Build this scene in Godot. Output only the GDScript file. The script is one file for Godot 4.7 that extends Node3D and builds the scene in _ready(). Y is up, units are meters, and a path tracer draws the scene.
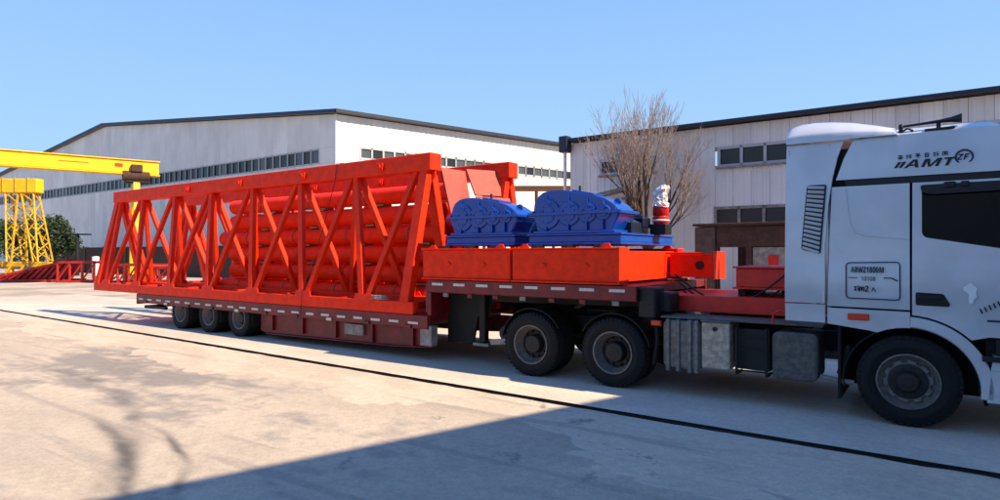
extends Node3D
# World frame: X runs along the lorry towards its cab, Y up, Z from the lorry towards the photographer.

var M := {}
var used := {}
var cache := {}
var rng := RandomNumberGenerator.new()

# ------------------------------------------------------------------ helpers
func numbered(called: String) -> String:
	if not used.has(called):
		used[called] = 0
		return called
	used[called] += 1
	return "%s_%03d" % [called, used[called]]

func thing(called: String, label: String, category: String, at := Vector3.ZERO, group := "") -> Node3D:
	var o := Node3D.new()
	o.name = numbered(called)
	add_child(o)
	o.position = at
	o.set_meta("label", label)
	o.set_meta("category", category)
	if group != "":
		o.set_meta("group", group)
	return o

func mk() -> SurfaceTool:
	var st := SurfaceTool.new()
	st.begin(Mesh.PRIMITIVE_TRIANGLES)
	st.set_smooth_group(-1)
	return st

func fin(st: SurfaceTool) -> ArrayMesh:
	st.generate_normals()
	return st.commit()

func part(st, called: String, m: Material, parent: Node, at := Vector3.ZERO) -> MeshInstance3D:
	var o := MeshInstance3D.new()
	o.mesh = fin(st) if st is SurfaceTool else st
	o.material_override = m
	o.name = called
	parent.add_child(o, true)
	o.position = at
	return o

func structure(o: Node) -> void:
	o.set_meta("kind", "structure")

func tri(st: SurfaceTool, a: Vector3, b: Vector3, c: Vector3, out: Vector3) -> void:
	if (b - a).cross(c - a).dot(out) > 0.0:
		st.add_vertex(a); st.add_vertex(c); st.add_vertex(b)
	else:
		st.add_vertex(a); st.add_vertex(b); st.add_vertex(c)

func quad(st: SurfaceTool, a: Vector3, b: Vector3, c: Vector3, d: Vector3, out: Vector3) -> void:
	tri(st, a, b, c, out)
	tri(st, a, c, d, out)

# chamfered box, oriented by a transform
func cbox(st: SurfaceTool, c: Vector3, s: Vector3, ch := 0.006, bs := Basis.IDENTITY) -> void:
	var h := s * 0.5
	var k: float = min(ch, min(h.x, min(h.y, h.z)) * 0.45)
	var P := {}
	for sx in [-1, 1]:
		for sy in [-1, 1]:
			for sz in [-1, 1]:
				var a := Vector3(h.x * sx, (h.y - k) * sy, (h.z - k) * sz)
				var b := Vector3((h.x - k) * sx, h.y * sy, (h.z - k) * sz)
				var d := Vector3((h.x - k) * sx, (h.y - k) * sy, h.z * sz)
				P[Vector3i(sx, sy, sz)] = [c + bs * a, c + bs * b, c + bs * d]
				tri(st, c + bs * a, c + bs * b, c + bs * d, bs * Vector3(sx, sy, sz))
	for s1 in [-1, 1]:
		var q := func(i: int, v00, v01, v11, v10, out: Vector3) -> void:
			quad(st, P[v00][i], P[v01][i], P[v11][i], P[v10][i], bs * out)
		q.call(0, Vector3i(s1, -1, -1), Vector3i(s1, -1, 1), Vector3i(s1, 1, 1), Vector3i(s1, 1, -1), Vector3(s1, 0, 0))
		q.call(1, Vector3i(-1, s1, -1), Vector3i(-1, s1, 1), Vector3i(1, s1, 1), Vector3i(1, s1, -1), Vector3(0, s1, 0))
		q.call(2, Vector3i(-1, -1, s1), Vector3i(-1, 1, s1), Vector3i(1, 1, s1), Vector3i(1, -1, s1), Vector3(0, 0, s1))
		for s2 in [-1, 1]:
			var e := func(va, vb, i: int, j: int, out: Vector3) -> void:
				quad(st, P[va][i], P[vb][i], P[vb][j], P[va][j], bs * out)
			e.call(Vector3i(s1, s2, -1), Vector3i(s1, s2, 1), 0, 1, Vector3(s1, s2, 0))
			e.call(Vector3i(s1, -1, s2), Vector3i(s1, 1, s2), 0, 2, Vector3(s1, 0, s2))
			e.call(Vector3i(-1, s1, s2), Vector3i(1, s1, s2), 1, 2, Vector3(0, s1, s2))

func span(st: SurfaceTool, x0, x1, y0, y1, z0, z1, ch := 0.006) -> void:
	cbox(st, Vector3((x0 + x1) * 0.5, (y0 + y1) * 0.5, (z0 + z1) * 0.5), Vector3(abs(x1 - x0), abs(y1 - y0), abs(z1 - z0)), ch)

# rectangular bar between two points
func bar(st: SurfaceTool, p: Vector3, q: Vector3, w: float, h: float, up := Vector3.UP, ch := 0.006) -> void:
	var ax := (q - p).normalized()
	var sd := ax.cross(up)
	if sd.length() < 0.01:
		sd = ax.cross(Vector3.RIGHT)
	sd = sd.normalized()
	var u2 := sd.cross(ax).normalized()
	cbox(st, (p + q) * 0.5, Vector3((q - p).length(), h, w), ch, Basis(ax, u2, sd))

func tube(st: SurfaceTool, p: Vector3, q: Vector3, r0: float, r1: float, n := 8, cap := true) -> void:
	var ax := (q - p).normalized()
	var sd := ax.cross(Vector3.UP if abs(ax.y) < 0.95 else Vector3.RIGHT).normalized()
	var u2 := sd.cross(ax)
	st.set_smooth_group(7)
	for i in n:
		var a := TAU * i / n
		var b := TAU * (i + 1) / n
		var da := sd * cos(a) + u2 * sin(a)
		var db := sd * cos(b) + u2 * sin(b)
		if r1 > 0.0005:
			quad(st, p + da * r0, p + db * r0, q + db * r1, q + da * r1, da + db)
		else:
			tri(st, p + da * r0, p + db * r0, q, da + db)
	st.set_smooth_group(-1)
	if cap:
		for i in n:
			var a := TAU * i / n
			var b := TAU * (i + 1) / n
			var da := sd * cos(a) + u2 * sin(a)
			var db := sd * cos(b) + u2 * sin(b)
			tri(st, p, p + da * r0, p + db * r0, -ax)
			if r1 > 0.0005:
				tri(st, q, q + da * r1, q + db * r1, ax)

func path_tube(st: SurfaceTool, pts: Array, r: float, n := 7) -> void:
	for i in pts.size() - 1:
		tube(st, pts[i], pts[i + 1], r, r, n, true)

# profile of (radius, height) turned about a local axis
func lathe(st: SurfaceTool, prof: Array, xf: Transform3D, n := 32) -> void:
	var g := 10
	for k in prof.size() - 1:
		var p0: Vector2 = prof[k]
		var p1: Vector2 = prof[k + 1]
		if k > 0:
			var d0: Vector2 = (p0 - prof[k - 1]).normalized()
			var d1: Vector2 = (p1 - p0).normalized()
			if d0.dot(d1) < 0.8:
				g = 31 - g
		st.set_smooth_group(g)
		var nn := Vector2(p1.y - p0.y, p0.x - p1.x)
		for i in n:
			var a := TAU * i / n
			var b := TAU * (i + 1) / n
			var ca := Vector3(cos(a), 0, sin(a))
			var cb := Vector3(cos(b), 0, sin(b))
			var A := xf * (ca * p0.x + Vector3.UP * p0.y)
			var B := xf * (cb * p0.x + Vector3.UP * p0.y)
			var C := xf * (cb * p1.x + Vector3.UP * p1.y)
			var D := xf * (ca * p1.x + Vector3.UP * p1.y)
			var out := xf.basis * ((ca + cb) * 0.5 * nn.x + Vector3.UP * nn.y)
			if p0.x < 0.0005:
				tri(st, A, C, D, out)
			elif p1.x < 0.0005:
				tri(st, A, B, C, out)
			else:
				quad(st, A, B, C, D, out)
	st.set_smooth_group(-1)

func ccw(pts: PackedVector2Array) -> PackedVector2Array:
	var a := 0.0
	for i in pts.size():
		a += pts[i].cross(pts[(i + 1) % pts.size()])
	if a < 0.0:
		pts.reverse()
	return pts

func inset(pts: PackedVector2Array, d: float) -> PackedVector2Array:
	var r := PackedVector2Array()
	var n := pts.size()
	for i in n:
		var e0 := (pts[i] - pts[(i + n - 1) % n]).normalized()
		var e1 := (pts[(i + 1) % n] - pts[i]).normalized()
		var n0 := Vector2(-e0.y, e0.x)
		var n1 := Vector2(-e1.y, e1.x)
		var m := n0 + n1
		var l: float = max(m.length_squared(), 0.3)
		r.append(pts[i] + m * (2.0 * d / l))
	return r

# polygon in the XY plane, thick from z0 to z1 (z1 towards +Z), both faces chamfered
func prism(st: SurfaceTool, src, z0: float, z1: float, ch := 0.0, xf := Transform3D.IDENTITY) -> void:
	var pts := ccw(PackedVector2Array(src))
	var inn := inset(pts, ch) if ch > 0.0 else pts
	var n := pts.size()
	var t := Geometry2D.triangulate_polygon(inn)
	if t.is_empty():
		inn = pts
		ch = 0.0
		t = Geometry2D.triangulate_polygon(inn)
	var f := func(p: Vector2, z: float) -> Vector3: return xf * Vector3(p.x, p.y, z)
	for k in range(0, t.size(), 3):
		tri(st, f.call(inn[t[k]], z1), f.call(inn[t[k + 1]], z1), f.call(inn[t[k + 2]], z1), xf.basis * Vector3.BACK)
		tri(st, f.call(inn[t[k]], z0), f.call(inn[t[k + 1]], z0), f.call(inn[t[k + 2]], z0), xf.basis * Vector3.FORWARD)
	for i in n:
		var j := (i + 1) % n
		var e := pts[j] - pts[i]
		var o := xf.basis * Vector3(e.y, -e.x, 0)
		quad(st, f.call(pts[i], z0 + ch), f.call(pts[j], z0 + ch), f.call(pts[j], z1 - ch), f.call(pts[i], z1 - ch), o)
		if ch > 0.0:
			quad(st, f.call(pts[i], z1 - ch), f.call(pts[j], z1 - ch), f.call(inn[j], z1), f.call(inn[i], z1), o + xf.basis * Vector3.BACK)
			quad(st, f.call(pts[i], z0 + ch), f.call(pts[j], z0 + ch), f.call(inn[j], z0), f.call(inn[i], z0), o + xf.basis * Vector3.FORWARD)

func round_poly(src: Array, r: float, seg := 4) -> PackedVector2Array:
	var out := PackedVector2Array()
	var n := src.size()
	for i in n:
		var p: Vector2 = src[i]
		var a: Vector2 = src[(i + n - 1) % n] - p
		var b: Vector2 = src[(i + 1) % n] - p
		var d: float = min(r, min(a.length(), b.length()) * 0.45)
		var s := p + a.normalized() * d
		var e := p + b.normalized() * d
		for k in seg + 1:
			var t := float(k) / seg
			out.append(s.lerp(p, t).lerp(p.lerp(e, t), t))
	return out

func disc(c: Vector2, r: float, n := 24, a0 := 0.0, a1 := TAU) -> PackedVector2Array:
	var o := PackedVector2Array()
	var full: bool = abs(a1 - a0 - TAU) < 0.001
	for i in (n if full else n + 1):
		var a := a0 + (a1 - a0) * i / n
		o.append(c + Vector2(cos(a), sin(a)) * r)
	return o

# ------------------------------------------------------------------ textures
func ntex(sd: int, freq: float, oct: int, lo: float, hi: float, size := 512, gain := 0.55, tint := Color(1, 1, 1), sy := 1.0) -> ImageTexture:
	var nz := FastNoiseLite.new()
	nz.seed = sd
	nz.noise_type = FastNoiseLite.TYPE_SIMPLEX_SMOOTH
	nz.frequency = freq
	nz.fractal_octaves = oct
	nz.fractal_gain = gain
	var src := nz.get_seamless_image(size, size)
	src.convert(Image.FORMAT_L8)
	var im := Image.create(size, size, true, Image.FORMAT_RGB8)
	for y in size:
		for x in size:
			var t: float = src.get_pixel(x, int(y * sy) % size).r
			var f := lo + (hi - lo) * smoothstep(0.15, 0.85, t)
			var g: float = 1.0 - (1.0 - f)
			im.set_pixel(x, y, Color(lerp(tint.r, 1.0, g) if tint != Color(1, 1, 1) else g, lerp(tint.g, 1.0, g) if tint != Color(1, 1, 1) else g, lerp(tint.b, 1.0, g) if tint != Color(1, 1, 1) else g))
	im.generate_mipmaps()
	return ImageTexture.create_from_image(im)

func ntex_normal(sd: int, freq: float, oct: int, strength: float, size := 512) -> ImageTexture:
	var nz := FastNoiseLite.new()
	nz.seed = sd
	nz.noise_type = FastNoiseLite.TYPE_SIMPLEX_SMOOTH
	nz.frequency = freq
	nz.fractal_octaves = oct
	var src := nz.get_seamless_image(size, size)
	src.convert(Image.FORMAT_RGBA8)
	src.bump_map_to_normal_map(strength)
	src.generate_mipmaps()
	return ImageTexture.create_from_image(src)

func paint(col: Color, rough := 0.5, tex: Texture2D = null, scale := 1.0, metal := 0.0, coat := 0.0, nrm: Texture2D = null, nscale := 0.3) -> StandardMaterial3D:
	var m := StandardMaterial3D.new()
	m.albedo_color = col
	m.roughness = rough
	m.metallic = metal
	if tex:
		m.albedo_texture = tex
		m.uv1_triplanar = true
		m.uv1_world_triplanar = true
		m.uv1_scale = Vector3.ONE * scale
	if nrm:
		m.normal_enabled = true
		m.normal_texture = nrm
		m.normal_scale = nscale
	if coat > 0.0:
		m.clearcoat_enabled = true
		m.clearcoat = coat
		m.clearcoat_roughness = 0.12
	return m

func materials() -> void:
	var wear := ntex(3, 0.02, 6, 0.90, 1.0, 512, 0.66)
	var soft := ntex(5, 0.006, 4, 0.93, 1.0)
	var grit := ntex(9, 0.03, 5, 0.6, 1.0, 512, 0.7)
	var blotch := ntex(15, 0.016, 6, 0.74, 1.0, 512, 0.7)
	var bump := ntex_normal(21, 0.02, 4, 3.0)
	var fine := ntex_normal(23, 0.05, 4, 4.0)
	M.truss = paint(Color(0.96, 0.195, 0.03), 0.55, wear, 0.35, 0.0, 0.0, bump, 0.15)
	M.primer = paint(Color(0.66, 0.30, 0.255), 0.7, wear, 0.5)
	M.orange = paint(Color(0.97, 0.19, 0.015), 0.5, wear, 0.5, 0.0, 0.0, bump, 0.12)
	M.trailer = paint(Color(0.48, 0.06, 0.085), 0.5, blotch, 0.4, 0.0, 0.0, bump, 0.15)
	M.red_neck = paint(Color(0.86, 0.13, 0.05), 0.45, wear, 0.5)
	for k in ["truss", "orange"]:
		M[k].metallic_specular = 0.3
	M.blue = paint(Color(0.01, 0.25, 0.62), 0.33, soft, 0.7, 0.0, 0.25, bump, 0.12)
	M.blue_base = paint(Color(0.01, 0.29, 0.68), 0.42, wear, 0.6, 0.0, 0.1)
	M.navy = paint(Color(0.03, 0.07, 0.17), 0.45, wear, 0.6)
	M.yellow = paint(Color(0.97, 0.75, 0.04), 0.5, wear, 0.15)
	M.yellow_b = paint(Color(0.91, 0.70, 0.08), 0.6, blotch, 0.3)
	M.cab = paint(Color(0.80, 0.81, 0.83), 0.30, soft, 0.35, 0.12, 0.6)
	M.cab_dark = paint(Color(0.03, 0.03, 0.035), 0.6, grit, 0.8)
	M.plastic = paint(Color(0.045, 0.047, 0.05), 0.55, grit, 1.2)
	M.rubber = paint(Color(0.055, 0.05, 0.05), 0.85, blotch, 1.5, 0.0, 0.0, fine, 0.3)
	M.steel = paint(Color(0.55, 0.54, 0.52), 0.5, blotch, 1.5, 0.5)
	M.rim = paint(Color(0.48, 0.46, 0.44), 0.5, blotch, 2.0, 0.2)
	M.rim_dark = paint(Color(0.16, 0.15, 0.15), 0.6, blotch, 2.0, 0.2)
	M.black = paint(Color(0.022, 0.022, 0.025), 0.5, grit, 1.0)
	M.chassis = paint(Color(0.05, 0.045, 0.045), 0.7, blotch, 1.0)
	M.tank_grey = paint(Color(0.50, 0.49, 0.47), 0.45, blotch, 1.2, 0.4, 0.0, bump, 0.2)
	M.tank_dull = paint(Color(0.42, 0.40, 0.38), 0.6, blotch, 1.0, 0.2)
	M.beige = paint(Color(0.80, 0.73, 0.63), 0.6, blotch, 0.9)
	M.tape_white = paint(Color(0.80, 0.78, 0.75), 0.4, wear, 2.0)
	M.lamp_orange = paint(Color(0.85, 0.25, 0.08), 0.25)
	M.ink = paint(Color(0.03, 0.035, 0.06), 0.5)
	M.ink_blue = paint(Color(0.08, 0.12, 0.24), 0.5)
	M.sticker = paint(Color(0.90, 0.90, 0.91), 0.5)
	M.glass = paint(Color(0.010, 0.012, 0.016), 0.06)
	M.glass.metallic_specular = 0.35
	M.sheet = []
	for k in 4:
		var g: float = [0.85, 0.83, 0.865, 0.84][k]
		M.sheet.append(paint(Color(g, g * 0.99, g * 0.975), 0.5, soft, 0.05 + 0.01 * k))
	M.sheet_warm = []
	for k in 4:
		var g: float = [0.87, 0.85, 0.885, 0.86][k]
		M.sheet_warm.append(paint(Color(g, g * 0.98, g * 0.97), 0.5, soft, 0.07 + 0.01 * k))
	M.trim = paint(Color(0.09, 0.15, 0.29), 0.5, wear, 0.2)
	M.trim_dark = paint(Color(0.07, 0.11, 0.20), 0.5, wear, 0.3)
	M.frame = paint(Color(0.66, 0.67, 0.68), 0.5)
	M.pane = paint(Color(0.075, 0.08, 0.09), 0.3)
	M.pane_b = paint(Color(0.14, 0.15, 0.16), 0.25)
	M.pane_grey = paint(Color(0.30, 0.32, 0.34), 0.12)
	M.brown = paint(Color(0.30, 0.19, 0.16), 0.85, blotch, 0.35)
	M.brown_b = paint(Color(0.36, 0.28, 0.25), 0.85, blotch, 0.3)
	M.canopy = paint(Color(0.40, 0.24, 0.15), 0.7, wear, 0.2)
	M.pale = paint(Color(0.60, 0.57, 0.55), 0.7, blotch, 0.5)
	M.grey_sheet = paint(Color(0.50, 0.48, 0.46), 0.7, blotch, 0.5)
	M.scrap = paint(Color(0.78, 0.15, 0.12), 0.7, blotch, 0.5)
	M.scrap_b = paint(Color(0.62, 0.11, 0.10), 0.7, blotch, 0.4)
	M.bark = paint(Color(0.36, 0.28, 0.24), 0.9, grit, 1.0)
	M.twig = paint(Color(0.56, 0.50, 0.48), 0.9)
	M.leaf = paint(Color(0.10, 0.17, 0.07), 0.7)
	M.leaf.vertex_color_use_as_albedo = true
	M.leaf.albedo_color = Color(1, 1, 1)
	M.wrap = paint(Color(0.86, 0.85, 0.84), 0.25, soft, 2.0)
	M.wrap.clearcoat_enabled = true
	M.wrap_red = paint(Color(0.80, 0.10, 0.09), 0.35, soft, 2.0)
	M.wood = paint(Color(0.58, 0.46, 0.33), 0.8, wear, 1.0)
	M.rail = paint(Color(0.10, 0.085, 0.08), 0.55, blotch, 1.0, 0.6)
	M.concrete_wall = paint(Color(0.70, 0.69, 0.67), 0.8, blotch, 0.2)
	M.far_ground = paint(Color(0.74, 0.68, 0.61), 0.9, ntex(31, 0.008, 6, 0.78, 1.0, 512, 0.6), 0.06, 0.0, 0.0, fine, 0.3)
	M.slot = paint(Color(0.16, 0.14, 0.13), 0.95, grit, 0.6)
	M.grime = fine

# ------------------------------------------------------------------ ground
const GX0 := -28.0
const GX1 := 10.0
const GZ0 := -4.0
const GZ1 := 12.0

func rail_z(x: float) -> float:
	return 0.74 + (x + 21.0) * 0.0205

func ground_texture() -> ImageTexture:
	var W := 1664
	var Hh := 832
	var big := FastNoiseLite.new(); big.seed = 41; big.frequency = 0.16; big.fractal_octaves = 5; big.fractal_gain = 0.55
	var mid := FastNoiseLite.new(); mid.seed = 43; mid.frequency = 0.7; mid.fractal_octaves = 4; mid.fractal_gain = 0.6
	var tiny := FastNoiseLite.new(); tiny.seed = 47; tiny.frequency = 6.0; tiny.fractal_octaves = 3
	var crk := FastNoiseLite.new(); crk.seed = 53; crk.noise_type = FastNoiseLite.TYPE_CELLULAR; crk.frequency = 0.33
	crk.cellular_return_type = FastNoiseLite.RETURN_DISTANCE2_SUB
	crk.domain_warp_enabled = true; crk.domain_warp_amplitude = 1.1; crk.domain_warp_frequency = 0.6
	var im := Image.create(W, Hh, true, Image.FORMAT_RGB8)
	var smooth_c := Color(0.78, 0.735, 0.68)
	var worn_c := Color(0.80, 0.73, 0.64)
	var dust_c := Color(0.715, 0.655, 0.58)
	var stain_c := Color(0.53, 0.50, 0.47)
	for j in Hh:
		var z := GZ0 + (GZ1 - GZ0) * (j + 0.5) / Hh
		for i in W:
			var x := GX0 + (GX1 - GX0) * (i + 0.5) / W
			var d := z - rail_z(x)
			var b := big.get_noise_2d(x * 0.55, z * 1.6)
			var m := mid.get_noise_2d(x * 0.8, z * 1.7)
			var c: Color
			if d < 0.0:
				c = smooth_c
				c = Color(0.79, 0.735, 0.67) * (1.0 + 0.10 * b)
			else:
				# broken surface beside the rail, smoother dusty concrete further out
				var edge := 1.25 + 1.3 * big.get_noise_2d(x * 1.3 + 30.0, 5.0) + 0.5 * m
				if d < edge:
					c = worn_c.lerp(dust_c, 0.8 * smoothstep(-0.08, 0.36, m + 0.35 * b))
					c = c.lerp(Color(0.83, 0.775, 0.70), 0.6 * smoothstep(0.1, 0.4, -m))
				else:
					c = dust_c.lerp(worn_c, smoothstep(-0.2, 0.35, b))
					c = c.lerp(stain_c, 0.95 * smoothstep(-0.05, 0.42, b * 0.75 + m * 0.4 + 0.12 * tiny.get_noise_2d(x * 0.5, z * 0.5)))
				# curved tyre marks
				for t in 3:
					var q := Vector2(x - [-4.70, -3.67, -7.0][t], z - [11.39, 8.84, 12.4][t])
					var rr: float = [6.68, 4.34, 8.6][t]
					var fade: float = smoothstep([-4.6, -3.9, -9.0][t], [-3.0, -2.4, -6.5][t], x) * (1.0 - smoothstep(-1.6, -0.9, x))
					var band: float = exp(-pow((q.length() - rr + 0.06 * b + 0.05 * m) / [0.075, 0.045, 0.11][t], 2.0))
					c = c.lerp(Color(0.30, 0.285, 0.275), band * fade * clampf(0.7 + m, 0.0, 1.0) * [0.8, 0.75, 0.4][t])
				# long scuffs
				var sc := mid.get_noise_2d(x * 0.22 + z * 0.5, z * 3.2 + 50.0)
				c = c.lerp(stain_c, 0.35 * smoothstep(0.25, 0.5, sc))
			var ck := crk.get_noise_2d(x, z)
			if ck < -0.955 and d > 0.0:
				c = c.lerp(stain_c, 0.7)
			var f := 1.0 + 0.06 * tiny.get_noise_2d(x * 1.4, z * 1.4) + 0.07 * m
			im.set_pixel(i, j, Color(c.r * f, c.g * f, c.b * f))
	im.generate_mipmaps()
	return ImageTexture.create_from_image(im)

func build_ground() -> void:
	var near_m := StandardMaterial3D.new()
	near_m.albedo_texture = ground_texture()
	near_m.roughness = 0.9
	near_m.detail_enabled = true
	near_m.detail_blend_mode = BaseMaterial3D.BLEND_MODE_MUL
	near_m.detail_uv_layer = BaseMaterial3D.DETAIL_UV_2
	near_m.detail_albedo = ntex(63, 0.05, 5, 0.90, 1.0, 512, 0.8)
	var st := mk()
	var uvp := func(p: Vector3) -> void:
		st.set_uv(Vector2((p.x - GX0) / (GX1 - GX0), (p.z - GZ0) / (GZ1 - GZ0)))
		st.set_uv2(Vector2(p.x, p.z) * 0.9)
		st.set_normal(Vector3.UP)
		st.add_vertex(p)
	var q := func(a: Vector3, b: Vector3, c: Vector3, d: Vector3) -> void:
		for p in [a, b, c, a, c, d]:
			uvp.call(p)
	var r := RandomNumberGenerator.new()
	r.seed = 8
	var N := 190
	var lo := []
	var hi := []
	for i in N + 1:
		var x := GX0 + (GX1 - GX0) * i / N
		lo.append(Vector3(x, 0, rail_z(x) - 0.065 - r.randf_range(0.0, 0.012)))
		hi.append(Vector3(x, 0, rail_z(x) + 0.07 + r.randf_range(0.0, 0.035)))
	for i in N:
		var a: Vector3 = lo[i]
		var b: Vector3 = lo[i + 1]
		q.call(Vector3(a.x, 0, GZ0), Vector3(b.x, 0, GZ0), b, a)
		a = hi[i]
		b = hi[i + 1]
		q.call(a, b, Vector3(b.x, 0, GZ1), Vector3(a.x, 0, GZ1))
	var mesh := st.commit()
	# slot of the rail
	var s2 := mk()
	for i in N:
		var dn := Vector3(0, -0.11, 0)
		quad(s2, lo[i], lo[i + 1], lo[i + 1] + dn, lo[i] + dn, Vector3.BACK)
		quad(s2, hi[i], hi[i + 1], hi[i + 1] + dn, hi[i] + dn, Vector3.FORWARD)
		quad(s2, lo[i] + dn, lo[i + 1] + dn, hi[i + 1] + dn, hi[i] + dn, Vector3.UP)
	s2.generate_normals()
	s2.commit(mesh)
	# everything further out
	var s3 := mk()
	var R := 900.0
	quad(s3, Vector3(-R, 0, -R), Vector3(R, 0, -R), Vector3(R, 0, GZ0), Vector3(-R, 0, GZ0), Vector3.UP)
	quad(s3, Vector3(-R, 0, GZ1), Vector3(R, 0, GZ1), Vector3(R, 0, R), Vector3(-R, 0, R), Vector3.UP)
	quad(s3, Vector3(-R, 0, GZ0), Vector3(GX0, 0, GZ0), Vector3(GX0, 0, GZ1), Vector3(-R, 0, GZ1), Vector3.UP)
	quad(s3, Vector3(GX1, 0, GZ0), Vector3(R, 0, GZ0), Vector3(R, 0, GZ1), Vector3(GX1, 0, GZ1), Vector3.UP)
	s3.generate_normals()
	s3.commit(mesh)
	mesh.surface_set_material(0, near_m)
	mesh.surface_set_material(1, M.slot)
	mesh.surface_set_material(2, M.far_ground)
	var g := MeshInstance3D.new()
	g.mesh = mesh
	g.name = "ground"
	add_child(g)
	structure(g)
	g.set_meta("label", "pale dusty concrete yard with tyre marks")
	# the rail itself
	var rt := thing("crane_rail", "dark steel crane rail sunk in the concrete yard", "rail", Vector3(GX0, -0.11, rail_z(GX0)))
	var p0 := Vector3.ZERO
	var p1 := Vector3(GX1 - GX0, 0, rail_z(GX1) - rail_z(GX0))
	var sr := mk(); bar(sr, p0 + Vector3(0, 0.008, 0), p1 + Vector3(0, 0.008, 0), 0.11, 0.016)
	part(sr, "rail_foot", M.rail, rt)
	sr = mk(); bar(sr, p0 + Vector3(0, 0.042, 0), p1 + Vector3(0, 0.042, 0), 0.018, 0.052)
	part(sr, "rail_web", M.rail, rt)
	sr = mk(); bar(sr, p0 + Vector3(0, 0.084, 0), p1 + Vector3(0, 0.084, 0), 0.055, 0.032)
	part(sr, "rail_head", M.rail, rt)

# ------------------------------------------------------------------ buildings
# ribbed wall sheet in a local frame: x along the wall, y up, z out
func sheet_mesh(w: float, y0: float, ya: float, yb: float) -> ArrayMesh:
	var key := "sh%.3f_%.3f_%.3f_%.3f" % [w, y0, ya, yb]
	if cache.has(key):
		return cache[key]
	var st := mk()
	var prof := [Vector2(0, 0.0)]
	for k in 2:
		var o := w * 0.5 * k
		prof.append(Vector2(o + w * 0.10, 0.0))
		prof.append(Vector2(o + w * 0.15, 0.024))
		prof.append(Vector2(o + w * 0.27, 0.024))
		prof.append(Vector2(o + w * 0.32, 0.0))
	prof.append(Vector2(w - 0.012, 0.0))
	for i in prof.size() - 1:
		var a: Vector2 = prof[i]
		var b: Vector2 = prof[i + 1]
		var ta := lerpf(ya, yb, a.x / w)
		var tb := lerpf(ya, yb, b.x / w)
		var out := Vector3(-(b.y - a.y), 0, b.x - a.x)
		quad(st, Vector3(a.x, y0, a.y), Vector3(b.x, y0, b.y), Vector3(b.x, tb, b.y), Vector3(a.x, ta, a.y), out)
		quad(st, Vector3(a.x, y0, -0.04), Vector3(b.x, y0, -0.04), Vector3(b.x, y0, b.y), Vector3(a.x, y0, a.y), Vector3.DOWN)
		quad(st, Vector3(a.x, ta, -0.04), Vector3(b.x, tb, -0.04), Vector3(b.x, tb, b.y), Vector3(a.x, ta, a.y), Vector3.UP)
	quad(st, Vector3(0, y0, 0), Vector3(0, y0, -0.04), Vector3(0, ya, -0.04), Vector3(0, ya, 0), Vector3.LEFT)
	quad(st, Vector3(w - 0.012, y0, 0), Vector3(w - 0.012, y0, -0.04), Vector3(w - 0.012, yb, -0.04), Vector3(w - 0.012, yb, 0), Vector3.RIGHT)
	cache[key] = fin(st)
	return cache[key]

func place(o: Node3D, fr: Transform3D, off: Vector3) -> void:
	o.transform = fr * Transform3D(Basis.IDENTITY, off)

# window pane with its frame, in a wall frame
func window(parent: Node, fr: Transform3D, x: float, y: float, w: float, h: float, fw: float, m: Material, bars := 0, mf: Material = null) -> void:
	var key := "win%.3f_%.3f_%.3f_%d" % [w, h, fw, bars]
	if not cache.has(key):
		var a := mk()
		quad(a, Vector3(0, 0, 0), Vector3(w, 0, 0), Vector3(w, h, 0), Vector3(0, h, 0), Vector3.BACK)
		var b := mk()
		span(b, -fw * 0.5, w + fw * 0.5, -fw * 0.5, fw * 0.5, -0.03, 0.05, 0.004)
		span(b, -fw * 0.5, w + fw * 0.5, h - fw * 0.5, h + fw * 0.5, -0.03, 0.05, 0.004)
		span(b, -fw * 0.5, fw * 0.5, fw * 0.5, h - fw * 0.5, -0.03, 0.045, 0.004)
		span(b, w - fw * 0.5, w + fw * 0.5, fw * 0.5, h - fw * 0.5, -0.03, 0.045, 0.004)
		for k in bars:
			var bx := w * (k + 1) / (bars + 1)
			span(b, bx - 0.02, bx + 0.02, fw * 0.5, h - fw * 0.5, -0.02, 0.03, 0.004)
		cache[key] = [fin(a), fin(b)]
	var o := MeshInstance3D.new()
	o.mesh = cache[key][0]
	o.material_override = m
	o.name = "window"
	parent.add_child(o, true)
	place(o, fr, Vector3(x, y, -0.06))
	var f := MeshInstance3D.new()
	f.mesh = cache[key][1]
	f.material_override = mf if mf else M.frame
	f.name = "frame"
	o.add_child(f, true)
	f.position = Vector3(0, 0, 0.04)

func sheet(parent: Node, fr: Transform3D, x: float, w: float, y0: float, ya: float, yb: float, m: Material) -> void:
	var o := MeshInstance3D.new()
	o.mesh = sheet_mesh(w, y0, ya, yb)
	o.material_override = m
	o.name = "wall_panel"
	parent.add_child(o, true)
	place(o, fr, Vector3(x, 0, 0))

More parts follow.
